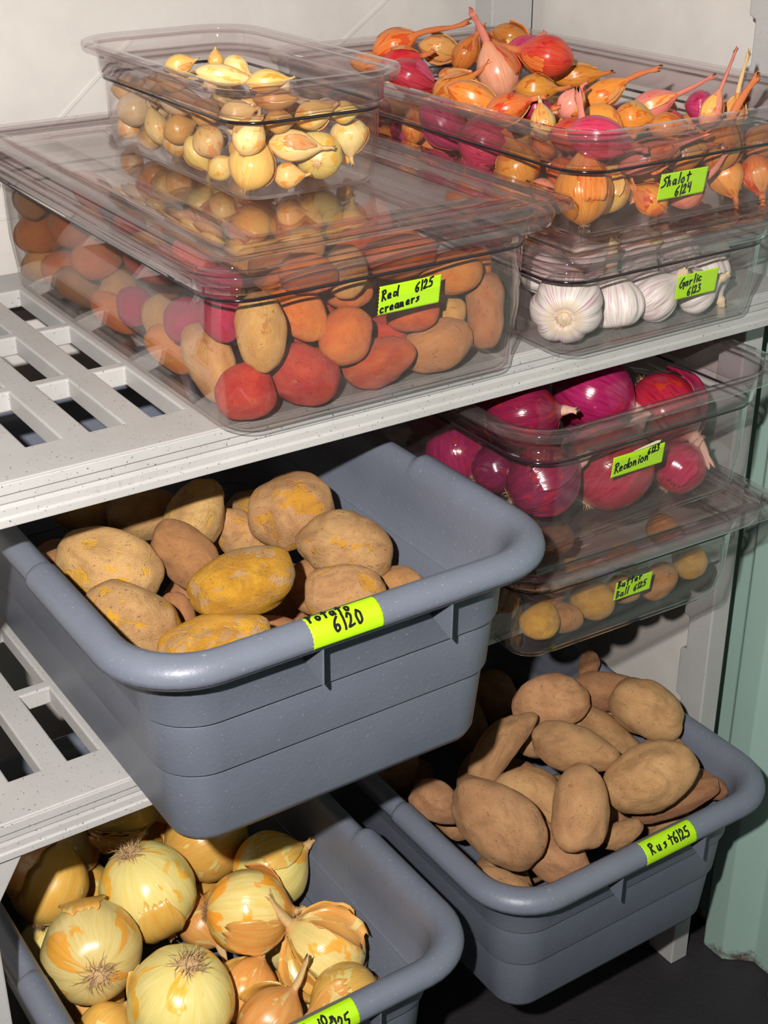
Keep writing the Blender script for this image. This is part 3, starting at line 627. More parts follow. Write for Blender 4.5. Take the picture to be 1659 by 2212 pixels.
  (1.0155,0.9858,0.7791,0.686,-0.133,0.715,0.024,0.0198,'v', 'mottled purple-eyed butterball beyond the tape label'),
  (1.0674,0.9915,0.791,0.041,-0.644,-0.764,0.0233,0.0212,'u', 'golden butterball at the far end of the bottom pan'),
  (0.9856,1.0098,0.8087,0.716,-0.698,0.0,0.0197,0.0176,'u', 'butterball in the second row above the tape label'),
  (0.927,1.0272,0.7974,0.741,-0.672,0.0,0.0224,0.0194,'u', 'shaded butterball in the second row'),
  (0.8821,1.0215,0.7902,0.756,-0.654,0.0,0.0222,0.0192,'v', 'dark butterball behind the near end one'),
  (1.0856,1.4052,0.7795,0.851,0.517,-0.094,0.0172,0.0149,'v', ''),
  (1.0745,1.3589,0.7967,0.531,0.53,-0.661,0.0206,0.0188,'u', ''),
  (0.965,1.1595,0.8236,0.179,-0.712,0.679,0.022,0.0202,'v', ''),
  (0.9501,1.2123,0.778,-0.949,-0.209,-0.235,0.0214,0.0195,'u', ''),
  (1.0663,1.2895,0.7881,0.868,0.149,0.474,0.0229,0.0205,'u', ''),
  (1.0693,1.3933,0.8354,-0.742,0.411,0.53,0.0181,0.0153,'v', ''),
  (1.0375,1.3224,0.8274,-0.009,0.995,0.097,0.0197,0.0169,'v', ''),
  (0.99,1.3706,0.791,-0.641,0.759,0.112,0.021,0.0198,'u', ''),
  (0.9798,1.1513,0.7864,-0.585,0.81,0.039,0.0218,0.0193,'u', ''),
  (0.8665,1.2205,0.8179,0.837,-0.504,-0.213,0.018,0.0159,'u', ''),
  (0.9128,1.2528,0.8151,0.949,0.145,0.281,0.0172,0.015,'v', ''),
  (0.8525,1.1867,0.786,-0.417,-0.692,0.59,0.0206,0.0171,'u', ''),
  (1.0836,1.2543,0.7837,-0.484,0.861,-0.157,0.0205,0.0186,'u', ''),
  (1.0514,1.229,0.7979,-0.037,-0.865,0.5,0.0224,0.0197,'v', ''),
  (0.985,1.2911,0.8348,-0.586,-0.411,-0.698,0.0199,0.0162,'v', ''),
  (0.9705,1.283,0.7823,-0.558,0.82,-0.131,0.0212,0.0177,'u', ''),
  (1.0069,1.353,0.8263,-0.709,-0.699,-0.096,0.0188,0.0174,'v', ''),
  (0.898,1.1632,0.7878,0.842,-0.492,-0.222,0.0228,0.0209,'u', ''),
  (0.8777,1.3231,0.7969,0.378,0.925,0.035,0.02,0.0179,'v', ''),
  (0.9282,1.1193,0.8311,0.873,0.34,-0.349,0.0206,0.019,'v', ''),
  (0.8463,1.0811,0.7779,0.981,-0.028,0.191,0.0225,0.0193,'v', ''),
  (1.083,1.3368,0.8317,-0.417,0.507,-0.755,0.0198,0.0161,'u', ''),
  (1.0598,1.0295,0.8154,-0.086,0.993,-0.075,0.0203,0.0189,'v', ''),
  (0.8432,1.045,0.7854,0.042,-0.989,-0.144,0.0179,0.0159,'v', ''),
  (0.987,1.0571,0.7733,0.378,0.84,-0.39,0.0176,0.0144,'v', ''),
  (0.8409,1.1143,0.8023,-0.88,0.465,0.093,0.02,0.0176,'v', ''),
  (0.9747,1.3221,0.7836,-0.096,-0.988,0.12,0.021,0.0174,'u', ''),
  (0.9796,1.2498,0.8026,-0.4,-0.909,-0.113,0.017,0.0141,'v', ''),
  (0.9934,1.2031,0.8278,-0.919,-0.332,-0.212,0.0219,0.0202,'v', ''),
  (1.0569,1.1574,0.8095,0.207,-0.973,0.101,0.0207,0.0192,'u', ''),
  (0.9329,1.0638,0.8242,0.904,0.073,-0.42,0.0209,0.0189,'v', ''),
  (0.9448,1.3613,0.798,-0.231,0.967,-0.11,0.0192,0.0158,'u', ''),
  (0.8647,1.261,0.8274,-0.657,-0.749,-0.082,0.0223,0.0197,'v', ''),
  (0.9072,1.3763,0.7994,-0.634,0.535,0.559,0.0218,0.0182,'v', ''),
  (0.8531,1.1461,0.7783,0.442,0.523,-0.729,0.0205,0.0167,'v', ''),
  (0.9695,1.354,0.8286,-0.265,0.11,-0.958,0.0221,0.0195,'v', ''),
  (0.9767,1.1204,0.8143,-0.08,-0.995,0.066,0.0201,0.0161,'v', ''),
  (1.0364,1.3165,0.793,0.885,0.448,-0.123,0.0202,0.019,'v', ''),
  (1.0428,1.414,0.8062,-0.32,-0.842,0.435,0.0175,0.0154,'v', ''),
  (1.0181,1.2793,0.7797,-0.507,0.853,0.122,0.0191,0.0161,'u', ''),
  (1.0416,1.2597,0.8349,-0.922,0.374,-0.104,0.0183,0.0166,'v', ''),
  (0.8391,1.3284,0.8109,0.688,0.599,0.41,0.0201,0.0168,'v', ''),
  (0.9861,1.4128,0.797,-0.847,0.52,0.11,0.02,0.0186,'v', ''),
  (0.925,1.4135,0.7781,-0.392,0.732,0.557,0.0201,0.0163,'u', ''),
  (0.8912,1.1139,0.8,-0.703,0.677,-0.218,0.0207,0.0178,'u', ''),
 ]),
 'shal': ('shallot', 'shallot packed in the body of the shallot pan', [
  (0.9043,1.025,1.233,0.043,0.103,0.994,0.037,0.03,'o', 'largest orange shallot upright at the pan corner with a red neck'),
  (0.9509,1.0422,1.2229,0.297,0.068,0.953,0.0271,0.0244,'t', 'papery tan shallot at the bottom beside the largest one'),
  (0.9799,1.0119,1.2138,-0.533,0.695,0.484,0.0202,0.017,'o', 'small round orange shallot on the pan floor under the tape'),
  (1.031,1.0109,1.2147,0.649,-0.436,0.623,0.0215,0.0168,'p', 'pink shallot on the pan floor with a long pink neck'),
  (1.0955,1.0219,1.2178,0.188,-0.508,-0.84,0.0229,0.019,'o', 'orange shallot on the pan floor beyond the tape'),
  (1.1301,1.0118,1.2175,0.067,-0.4,-0.914,0.0221,0.0183,'o', 'orange shallot with a drooping neck at the far floor end'),
  (0.9137,1.0144,1.2804,0.697,-0.688,-0.203,0.0343,0.0202,'m', 'magenta shallot crossed by the dark ledge line'),
  (0.8974,1.1187,1.2381,-0.134,0.379,0.916,0.0271,0.0224,'o', 'orange shallot against the long side wall next to the largest'),
  (0.9043,1.18,1.2482,0.733,-0.631,-0.253,0.0317,0.0278,'m', 'dark red glossy shallot against the long side wall'),
  (0.899,1.2471,1.2559,0.456,-0.512,-0.728,0.0357,0.0238,'m', 'magenta striped shallot against the long side wall'),
  (0.8892,1.2915,1.2479,0.114,0.166,0.98,0.0202,0.0142,'o', 'small orange shallot at the near end of the side wall'),
  (1.0769,1.0165,1.2539,0.327,-0.048,0.944,0.0273,0.0216,'o', 'orange shallot standing behind the front ledge with a tall neck'),
  (0.9751,1.0116,1.256,0.718,-0.561,0.412,0.0333,0.0153,'p', 'pink papery shallot above the tape label'),
  (0.9389,1.0796,1.27,0.763,-0.64,0.085,0.0285,0.0165,'r', 'red shallot lying just inside the front rim'),
  (1.0049,1.2965,1.295,-0.304,0.21,0.929,0.0353,0.0249,'k', 'big pale pink shallot standing on top, neck twisting up'),
  (1.0734,1.2954,1.305,-0.741,0.649,0.172,0.0338,0.0232,'r', 'bright red shallot on top with its neck to the pale pink one'),
  (1.0102,1.5085,1.297,0.805,-0.463,0.37,0.0309,0.0183,'o', 'orange shallot at the back with a long curling neck'),
  (0.9657,1.4071,1.275,0.707,-0.572,-0.416,0.0326,0.0217,'m', 'magenta shallot beside the small clear pan rim'),
  (1.0019,1.4822,1.2824,0.832,-0.527,0.172,0.0261,0.0159,'r', 'red shallot behind the magenta one by the clear pan'),
  (0.9717,1.5113,1.2779,0.845,-0.535,0.0,0.023,0.0138,'o', 'orange-red shallot at the very back corner'),
  (0.9549,1.3092,1.28,0.752,-0.439,0.492,0.0268,0.0176,'b', 'brown shallot with an open papery slit'),
  (0.9207,1.2218,1.283,0.678,-0.607,-0.415,0.0343,0.0167,'o', 'long orange shallot in front of the pale pink one'),
  (1.0245,1.2481,1.28,0.773,-0.634,0.0,0.0246,0.0164,'o', 'orange shallot beneath the bright red one'),
  (1.1565,1.4404,1.2844,0.659,-0.403,0.635,0.0267,0.0186,'m', 'purple shallot behind the pale pink one'),
  (1.1356,1.3093,1.275,0.762,-0.642,0.086,0.0317,0.0142,'o', 'orange shallot by the far side wall'),
  (1.0676,1.1857,1.28,0.694,-0.497,0.521,0.0292,0.0151,'o', 'orange shallot with a frayed neck aimed at the far wall'),
  (1.0692,1.1095,1.28,0.707,-0.573,0.415,0.0272,0.0155,'p', 'pink-red shallot with a straight red neck'),
  (1.1068,1.0778,1.28,0.698,-0.716,0.0,0.0174,0.0165,'m', 'purple shallot behind the two tall necks'),
  (1.0526,1.0107,1.292,0.342,-0.1,0.934,0.021,0.0119,'p', 'slim pink shallot with the tallest neck of the far corner'),
  (1.1047,1.0297,1.28,0.197,0.064,0.978,0.0208,0.0113,'t', 'papery yellow shallot next to the tallest neck'),
  (1.0227,1.089,1.2745,0.729,-0.685,0.0,0.0217,0.0161,'o', 'round orange shallot near the front rim middle'),
  (1.0409,1.057,1.2697,0.713,-0.701,0.0,0.0207,0.0141,'o', 'orange shallot with a dark hollow behind the front rim'),
  (0.9866,1.0919,1.2749,0.576,-0.654,-0.49,0.0235,0.016,'o', 'orange shallot behind the red one at the front rim'),
  (0.9543,1.1611,1.28,0.773,-0.635,0.0,0.0163,0.0134,'d', 'small dark purple shallot in the middle of the heap'),
  (0.9875,1.1455,1.285,0.483,-0.205,0.851,0.0183,0.0144,'k', 'pale pink frayed shallot in the middle of the heap'),
  (0.935,1.128,1.275,-0.01,0.26,0.965,0.0188,0.0141,'y', 'yellow necked shallot behind the largest one'),
  (1.1466,1.0291,1.2472,0.469,-0.251,0.847,0.022,0.0182,'o', 'orange shallot at the frame edge above the floor ones'),
  (1.0776,1.5077,1.2848,0.787,-0.593,-0.172,0.0281,0.0164,'t', 'papery tan shallot in the back row'),
  (1.0902,1.47,1.2848,0.481,-0.191,0.856,0.0254,0.0173,'b', 'dark yellow-brown shallot behind the slit one'),
  (0.9131,1.1573,1.2863,0.78,-0.528,0.335,0.0266,0.0161,'o', 'smooth orange shallot behind the side rim'),
  (1.0313,1.0201,1.2512,0.713,-0.616,0.334,0.024,0.0176,'o', 'orange shallot behind the front wall above the tape end'),
  (1.1643,1.4726,1.2972,0.715,-0.65,-0.256,0.0264,0.0156,'b', 'brown papery shallot topmost in the back row'),
  (1.164,1.5046,1.2866,0.789,-0.589,0.172,0.0238,0.0155,'o', 'orange papery shallot behind the twisted neck'),
  (1.1063,1.3952,1.2419,-0.42,0.134,-0.898,0.0169,0.0121,'o', ''),
  (1.0831,1.2902,1.2361,0.059,0.743,-0.666,0.0218,0.017,'o', ''),
  (1.0307,1.3815,1.2357,0.672,0.735,0.091,0.0168,0.0128,'t', ''),
  (1.0511,1.0884,1.2381,-0.696,-0.711,0.098,0.019,0.0116,'o', ''),
  (1.0986,1.0642,1.2166,0.977,0.195,-0.091,0.0199,0.0135,'m', ''),
  (1.1214,1.3489,1.2335,0.559,-0.667,0.493,0.0182,0.0125,'t', ''),
  (1.1662,1.4641,1.2205,0.428,0.407,0.807,0.0167,0.0109,'r', ''),
  (1.0817,1.0999,1.2116,0.259,0.413,-0.873,0.0167,0.0114,'m', ''),
  (1.062,1.1789,1.2423,-0.378,-0.832,0.405,0.0203,0.0133,'p', ''),
  (0.9669,1.3495,1.2311,0.671,-0.607,0.425,0.0193,0.0118,'o', ''),
  (1.0773,1.5077,1.2252,-0.65,-0.754,-0.098,0.0176,0.0114,'p', ''),
  (0.9025,1.3328,1.2314,0.687,-0.025,-0.726,0.019,0.0127,'m', ''),
  (1.036,1.4972,1.2518,-0.92,0.28,0.273,0.0171,0.0122,'o', ''),
  (1.1151,1.4597,1.2311,-0.891,-0.451,0.049,0.0195,0.0136,'r', ''),
  (1.0512,1.439,1.2203,-0.585,0.729,0.354,0.0191,0.0115,'o', ''),
  (0.9828,1.3236,1.2263,0.007,0.924,-0.382,0.0187,0.0116,'p', ''),
  (0.9662,1.2116,1.2119,-0.956,0.292,-0.035,0.0185,0.0119,'o', ''),
  (1.1641,1.1903,1.2244,0.531,-0.15,0.834,0.0189,0.0127,'o', ''),
  (1.0823,1.4462,1.2424,-0.676,-0.605,-0.421,0.0202,0.0147,'o', ''),
  (0.9778,1.5012,1.2238,0.452,0.412,-0.791,0.0213,0.0129,'m', ''),
  (1.0213,1.1699,1.2253,-0.41,-0.866,0.287,0.0209,0.0143,'m', ''),
  (0.9521,1.4843,1.2513,-0.79,-0.368,0.491,0.0224,0.0135,'o', ''),
  (0.9477,1.1024,1.222,0.166,-0.666,-0.728,0.0224,0.0177,'r', ''),
  (1.1577,1.1388,1.242,-0.931,-0.277,-0.236,0.0239,0.0153,'o', ''),
  (0.9862,1.0794,1.2143,-0.162,-0.973,-0.165,0.018,0.0113,'t', ''),
  (1.1535,1.0718,1.2421,0.642,-0.181,-0.745,0.0174,0.0119,'p', ''),
  (1.0067,1.4654,1.2263,-0.786,-0.595,-0.17,0.0229,0.0171,'o', ''),
  (0.9228,1.222,1.2198,0.352,-0.936,0.011,0.0179,0.0116,'t', ''),
  (0.9005,1.4634,1.2336,-0.333,-0.36,-0.871,0.0221,0.0151,'m', ''),
  (0.94,1.445,1.214,-0.448,0.89,0.08,0.0169,0.0118,'o', ''),
  (0.9199,1.4375,1.2363,0.878,-0.022,0.477,0.0173,0.0129,'r', ''),
  (0.9615,1.2315,1.2422,-0.722,-0.208,0.66,0.0227,0.0147,'m', ''),
  (1.126,1.4969,1.2221,-0.446,0.835,-0.323,0.0234,0.0171,'m', ''),
  (1.0098,1.2572,1.2229,0.992,-0.009,0.129,0.0189,0.0132,'t', ''),
  (1.005,1.2698,1.2492,0.582,-0.785,0.21,0.0239,0.0149,'m', ''),
  (1.1624,1.1498,1.2123,0.503,-0.864,0.011,0.0184,0.014,'o', ''),
  (0.9814,1.1217,1.2187,0.216,-0.956,-0.199,0.0235,0.0178,'p', ''),
  (1.1079,1.3152,1.2402,-0.261,0.93,0.26,0.0213,0.0138,'t', ''),
  (1.0589,1.4631,1.2576,0.031,-0.989,-0.144,0.0161,0.0118,'p', ''),
  (1.1404,1.0965,1.2321,-0.123,0.873,0.472,0.0212,0.0168,'p', ''),
  (1.0125,1.0463,1.2306,0.715,-0.632,0.299,0.0171,0.0109,'o', ''),
  (0.9226,1.4784,1.2155,0.584,-0.784,-0.209,0.0187,0.0132,'t', ''),
  (1.1602,1.4281,1.2222,-0.532,0.741,0.409,0.0234,0.016,'o', ''),
  (1.1071,1.1255,1.2527,0.159,0.986,-0.041,0.0236,0.0168,'r', ''),
  (1.0498,1.312,1.2183,-0.047,-0.72,0.693,0.0217,0.0148,'p', ''),
  (1.1169,1.1558,1.2325,0.435,-0.385,-0.814,0.0188,0.0144,'m', ''),
  (1.0291,1.2893,1.2389,0.91,-0.409,-0.068,0.0177,0.0134,'t', ''),
  (1.1437,1.2273,1.2294,0.597,-0.795,0.109,0.0236,0.0147,'o', ''),
  (1.1597,1.5044,1.2292,-0.716,0.614,0.33,0.0218,0.017,'o', ''),
  (1.0181,1.1061,1.2451,0.561,0.464,0.686,0.0228,0.0161,'t', ''),
  (1.0674,1.3722,1.2488,-0.531,0.818,-0.22,0.0205,0.0145,'t', ''),
  (1.0874,1.3738,1.2211,0.959,-0.282,-0.025,0.0234,0.0162,'t', ''),
  (1.0472,1.2329,1.2374,0.836,0.549,-0.008,0.0193,0.0151,'r', ''),
  (0.9133,1.3006,1.2406,-0.031,0.98,0.198,0.0164,0.0118,'o', ''),
  (1.1363,1.1795,1.2193,0.682,-0.557,0.474,0.0192,0.0124,'m', ''),
  (1.0074,1.5005,1.2176,-0.159,0.881,0.445,0.0206,0.0136,'p', ''),
  (1.0742,1.138,1.2142,-0.704,-0.71,0.005,0.0179,0.0123,'p', ''),
  (1.0684,1.0611,1.2563,-0.08,-0.933,-0.35,0.0208,0.0128,'m', ''),
  (1.1063,1.0642,1.2463,-0.943,-0.328,0.063,0.023,0.0147,'o', ''),
  (0.9524,1.1789,1.2182,0.073,-0.838,-0.54,0.0188,0.0138,'r', ''),
  (1.0452,1.1379,1.249,-0.736,-0.584,0.342,0.0189,0.0131,'t', ''),
  (0.9224,1.3904,1.2475,0.741,-0.666,-0.083,0.0202,0.0132,'t', ''),
  (1.1012,1.1967,1.2295,0.429,-0.89,0.152,0.0176,0.0121,'p', ''),
  (0.9011,1.5076,1.2518,0.695,0.718,-0.022,0.0207,0.0143,'t', ''),
  (1.0491,1.0651,1.2117,0.988,-0.092,-0.124,0.0178,0.0112,'p', ''),
  (0.9686,1.2997,1.2101,-0.508,-0.544,-0.667,0.0169,0.0114,'o', ''),
  (1.1152,1.2627,1.2448,-0.537,0.811,-0.233,0.0223,0.0163,'r', ''),
  (1.0228,1.1794,1.2557,0.78,-0.594,0.194,0.0196,0.0126,'o', ''),
  (1.0238,1.0903,1.2142,0.172,-0.985,0.022,0.0219,0.0148,'p', ''),
  (1.1565,1.2945,1.2334,-0.944,-0.033,-0.328,0.0239,0.0167,'o', ''),
  (1.1467,1.0596,1.213,-0.815,-0.059,0.576,0.0169,0.0125,'r', ''),
  (1.0162,1.4182,1.2225,0.742,0.626,-0.241,0.0202,0.0129,'p', ''),
  (1.0127,1.3207,1.2361,0.368,-0.897,0.245,0.0164,0.0109,'t', ''),
  (1.1036,1.2263,1.2465,0.453,0.818,-0.355,0.0164,0.0105,'t', ''),
  (1.164,1.3735,1.2238,0.078,0.943,0.323,0.0186,0.0148,'m', ''),
  (1.1621,1.257,1.2307,0.464,-0.878,-0.116,0.0239,0.0152,'m', ''),
  (1.0041,1.4231,1.2525,0.701,0.074,-0.709,0.0194,0.0119,'r', ''),
  (0.9165,1.5077,1.2082,0.749,-0.617,0.243,0.0163,0.0115,'t', ''),
  (0.9291,1.3095,1.22,0.552,-0.751,-0.362,0.0218,0.0135,'o', ''),
  (1.1311,1.1296,1.2154,0.996,0.071,0.062,0.0191,0.0147,'t', ''),
  (1.1404,1.408,1.2447,-0.357,-0.904,-0.235,0.0161,0.0115,'p', ''),
  (0.922,1.336,1.2465,-0.191,0.97,0.148,0.0161,0.0121,'o', ''),
  (1.0182,1.3501,1.2502,-0.453,-0.892,-0.007,0.0214,0.0141,'o', ''),
  (1.1446,1.1692,1.2572,0.419,0.879,0.229,0.0203,0.0127,'o', ''),
  (1.0422,1.4269,1.2518,0.408,-0.16,0.899,0.02,0.0142,'o', ''),
  (0.9558,1.2724,1.2324,-0.149,-0.083,0.985,0.02,0.0147,'o', ''),
  (0.9679,1.424,1.2205,0.99,0.142,-0.02,0.024,0.019,'o', ''),
  (1.0328,1.1345,1.2215,-0.694,0.655,0.298,0.0225,0.0152,'m', ''),
  (0.9981,1.2023,1.2369,0.104,-0.971,0.214,0.0184,0.0144,'t', ''),
  (0.9455,1.2427,1.2105,-0.114,0.936,-0.334,0.0175,0.014,'p', ''),
  (0.8892,1.3633,1.2551,-0.375,-0.886,0.272,0.0186,0.0142,'p', ''),
  (0.8969,1.2636,1.2154,0.748,-0.653,0.12,0.0192,0.012,'r', ''),
  (1.0744,1.3305,1.234,0.265,0.943,0.203,0.0163,0.01,'o', ''),
  (1.1439,1.4527,1.2432,0.83,-0.416,-0.37,0.0161,0.0122,'m', ''),
  (0.9511,1.1441,1.2458,-0.801,-0.285,0.527,0.0208,0.0146,'o', ''),
  (0.8946,1.0701,1.2219,0.486,-0.827,-0.283,0.0172,0.0117,'p', ''),
  (1.1621,1.3347,1.2444,0.887,-0.352,-0.3,0.0201,0.0124,'r', ''),
  (1.1667,1.3985,1.2515,0.071,0.883,-0.464,0.0232,0.0148,'t', ''),
  (0.8957,1.4123,1.2527,0.922,0.161,0.352,0.0196,0.0145,'t', ''),
  (1.0867,1.2545,1.224,0.7,-0.664,-0.264,0.023,0.0169,'m', ''),
  (0.9133,1.1423,1.2133,0.656,-0.075,0.751,0.0202,0.0124,'r', ''),
  (1.1215,1.4222,1.222,-0.226,-0.254,0.94,0.0168,0.0115,'t', ''),
  (1.1322,1.4769,1.2547,-0.141,0.747,-0.65,0.0169,0.0109,'m', ''),
  (0.9743,1.1128,1.2488,0.588,-0.806,-0.06,0.0187,0.0128,'o', ''),
  (0.9118,1.3798,1.2195,0.248,0.834,0.492,0.0174,0.0119,'o', ''),
  (0.9371,1.3587,1.2193,0.949,0.102,-0.299,0.0191,0.012,'p', ''),
  (0.9598,1.3873,1.2283,-0.644,-0.72,0.258,0.0213,0.013,'o', ''),
  (0.9458,1.3205,1.2463,-0.927,0.352,0.134,0.0161,0.0126,'r', ''),
  (1.0927,1.4911,1.2442,0.668,-0.74,-0.081,0.0218,0.0142,'m', ''),
  (0.9817,1.1685,1.2197,-0.056,-0.879,-0.473,0.0212,0.0157,'o', ''),
  (1.0163,1.3486,1.2111,-0.201,0.646,0.736,0.0179,0.0109,'m', ''),
  (1.0234,1.4765,1.2534,0.944,-0.327,0.037,0.0181,0.0117,'p', ''),
  (0.8906,1.5097,1.2158,-0.829,0.56,-0.003,0.0163,0.0098,'r', ''),
  (1.0913,1.1732,1.2171,-0.278,0.331,0.902,0.0177,0.0122,'o', ''),
  (0.97,1.2913,1.2512,0.049,-0.975,0.215,0.018,0.0116,'t', ''),
 ]),
 'pearl': ('pearl_onion', 'pearl onion packed inside the small clear pan', [
  (0.6914,1.1636,1.2659,0.565,0.812,0.147,0.0242,0.0234,'y', 'round golden pearl onion with its root facing out'),
  (0.617,1.1582,1.2675,0.406,0.034,0.913,0.0256,0.0214,'o', 'orange pearl onion standing at the near bottom corner'),
  (0.6575,1.1489,1.2808,0.855,-0.512,-0.085,0.0257,0.0154,'p', 'long pale pearl onion lying along the front wall'),
  (0.7271,1.1662,1.278,-0.037,-0.224,-0.974,0.0194,0.0185,'p', 'round pearl onion with its neck hanging down at the far corner'),
  (0.678,1.1479,1.3074,0.843,-0.421,0.336,0.0197,0.0146,'y', 'yellow pearl onion high behind the front wall'),
  (0.6078,1.1437,1.2969,0.505,-0.048,0.862,0.0193,0.0151,'p', 'pale pearl onion with an orange tip above the near corner'),
  (0.61,1.2313,1.2751,0.367,-0.385,-0.847,0.0168,0.0159,'y', 'round pale pearl onion on the long side wall by the corner'),
  (0.6193,1.3175,1.2601,0.249,0.123,0.961,0.0177,0.0168,'p', 'white pearl onion halfway down the long side wall'),
  (0.6104,1.2952,1.2762,0.88,-0.337,0.335,0.0174,0.0147,'o', 'orange pearl onion on the side wall above the white one'),
  (0.6154,1.4067,1.2779,0.917,-0.36,0.171,0.0225,0.0186,'k', 'pinkish pearl onion with a bright glint near the far end'),
  (0.6075,1.3436,1.2715,-0.156,0.282,0.946,0.0197,0.0131,'p', 'upright pale pearl onion in the middle of the side wall'),
  (0.6145,1.2942,1.3024,0.89,-0.444,-0.103,0.0226,0.0135,'k', 'pink-tan pearl onion just under the side ledge'),
  (0.6143,1.4264,1.2562,0.757,-0.178,0.629,0.0148,0.0129,'y', 'small yellow pearl onion low at the far end'),
  (0.6107,1.363,1.2549,0.913,-0.408,0.0,0.0153,0.0124,'b', 'brown papery pearl onion on the floor by the side wall'),
  (0.6095,1.2547,1.2602,0.334,-0.387,-0.859,0.019,0.0136,'y', 'yellow pearl onion with a split skin on the floor'),
  (0.6101,1.2076,1.2555,0.826,-0.286,0.486,0.015,0.0124,'y', 'small pearl onion behind the near corner'),
  (0.6481,1.1457,1.255,0.87,-0.493,0.0,0.0155,0.0121,'y', 'pearl onion wedged between the orange and the root-facing one'),
  (0.6064,1.163,1.3141,0.888,-0.427,0.17,0.0174,0.0116,'p', 'pale pearl onion under the front rim corner'),
  (0.6423,1.1488,1.305,0.873,-0.488,0.0,0.0143,0.011,'b', 'brownish pearl onion behind the front ledge'),
  (0.7103,1.1456,1.3062,0.85,-0.527,0.0,0.0139,0.0104,'y', 'pale yellow pearl onion by the far front corner'),
  (0.6019,1.2681,1.342,0.892,-0.373,0.255,0.0158,0.0105,'o', 'orange pearl onion with a curled tip on top of the heap'),
  (0.6111,1.1945,1.3419,0.866,-0.47,-0.171,0.027,0.0106,'p', 'long greenish white pearl onion on top of the heap'),
  (0.6291,1.1452,1.3423,0.88,-0.467,0.086,0.0199,0.0104,'y', 'pale gold pearl onion on top towards the front rim'),
  (0.6291,1.2451,1.348,0.071,0.14,0.988,0.0096,0.0083,'o', 'tiny orange pearl onion perched on top'),
  (0.6309,1.2059,1.346,0.73,-0.474,-0.493,0.0137,0.0111,'p', 'white pearl onion touching the tiny orange one'),
  (0.6392,1.1498,1.3247,0.874,-0.486,0.0,0.0209,0.0109,'b', 'brown-skinned pearl onion under the front rim'),
  (0.6075,1.3179,1.3185,0.914,-0.406,0.0,0.019,0.0127,'y', 'hazy pearl onion behind the side wall near the far end'),
  (0.6164,1.4288,1.2949,0.922,-0.387,0.0,0.0177,0.0138,'o', 'hazy orange pearl onion in the far side corner'),
  (0.6059,1.2915,1.3251,0.908,-0.419,0.0,0.0179,0.0126,'y', 'hazy gold pearl onion below the curled tip one'),
  (0.6781,1.3026,1.285,0.513,0.568,0.644,0.0112,0.009,'k', ''),
  (0.7244,1.4301,1.2749,-0.584,0.773,-0.248,0.0119,0.0098,'p', ''),
  (0.698,1.3913,1.2672,0.129,-0.176,0.976,0.0159,0.0145,'y', ''),
  (0.7349,1.2795,1.2542,-0.187,-0.956,0.226,0.0115,0.0081,'o', ''),
  (0.6604,1.4013,1.2631,0.547,-0.612,-0.571,0.0121,0.0109,'k', ''),
  (0.7334,1.3398,1.2893,0.148,-0.825,0.546,0.0124,0.01,'k', ''),
  (0.704,1.2432,1.2782,-0.839,0.544,-0.027,0.0151,0.0132,'k', ''),
  (0.6992,1.1966,1.2537,-0.477,-0.79,0.386,0.012,0.0102,'o', ''),
  (0.7357,1.3105,1.3026,0.753,-0.007,-0.658,0.0132,0.0109,'k', ''),
  (0.6634,1.3214,1.2839,-0.727,0.142,-0.672,0.012,0.0086,'p', ''),
  (0.6804,1.3622,1.3022,0.807,0.524,0.271,0.011,0.0083,'k', ''),
  (0.7156,1.2774,1.2942,-0.881,-0.217,-0.42,0.0126,0.0115,'o', ''),
  (0.701,1.3509,1.2832,0.953,0.208,0.219,0.0157,0.0118,'k', ''),
  (0.6348,1.2219,1.2997,-0.047,-0.706,-0.707,0.0128,0.0099,'y', ''),
  (0.6476,1.3962,1.2913,0.521,0.843,-0.135,0.0154,0.0141,'o', ''),
  (0.6713,1.2338,1.2575,0.128,-0.991,0.022,0.0141,0.0115,'k', ''),
  (0.7219,1.4287,1.2998,-0.194,-0.954,-0.228,0.0137,0.0125,'y', ''),
  (0.6596,1.2914,1.3035,0.895,0.376,0.239,0.0147,0.0107,'p', ''),
  (0.7141,1.32,1.301,-0.577,0.25,0.778,0.0135,0.0096,'y', ''),
  (0.6196,1.3901,1.3038,-0.768,0.113,-0.631,0.011,0.0079,'y', ''),
  (0.7336,1.2546,1.2883,0.386,0.53,-0.755,0.0116,0.0104,'k', ''),
  (0.6531,1.2159,1.2858,-0.646,-0.177,-0.743,0.015,0.0126,'p', ''),
  (0.6255,1.2877,1.2552,0.368,-0.202,-0.907,0.0125,0.0092,'k', ''),
  (0.6219,1.1953,1.295,0.427,0.794,-0.432,0.0114,0.0103,'k', ''),
  (0.7026,1.3337,1.2576,0.796,0.155,0.585,0.0134,0.0109,'p', ''),
  (0.6659,1.4299,1.289,0.863,-0.005,0.505,0.0117,0.0094,'k', ''),
  (0.653,1.3647,1.2636,0.89,-0.126,0.437,0.0146,0.0107,'y', ''),
  (0.63,1.3347,1.2999,-0.758,-0.127,0.64,0.0147,0.013,'p', ''),
  (0.6918,1.3103,1.2697,-0.988,0.15,-0.038,0.0123,0.009,'k', ''),
  (0.6916,1.4286,1.2692,-0.968,0.147,-0.203,0.0136,0.012,'k', ''),
  (0.7302,1.2093,1.2967,0.966,-0.141,0.216,0.0142,0.012,'k', ''),
  (0.7289,1.2534,1.2554,0.094,-0.763,-0.639,0.014,0.0115,'y', ''),
  (0.6566,1.2571,1.259,-0.585,-0.765,0.269,0.0155,0.0121,'o', ''),
  (0.7319,1.3736,1.2675,0.53,0.831,-0.168,0.0157,0.0111,'k', ''),
  (0.707,1.2749,1.2559,0.533,0.625,-0.57,0.0115,0.0093,'o', ''),
  (0.7317,1.3454,1.2562,-0.262,-0.774,-0.577,0.0137,0.0115,'y', ''),
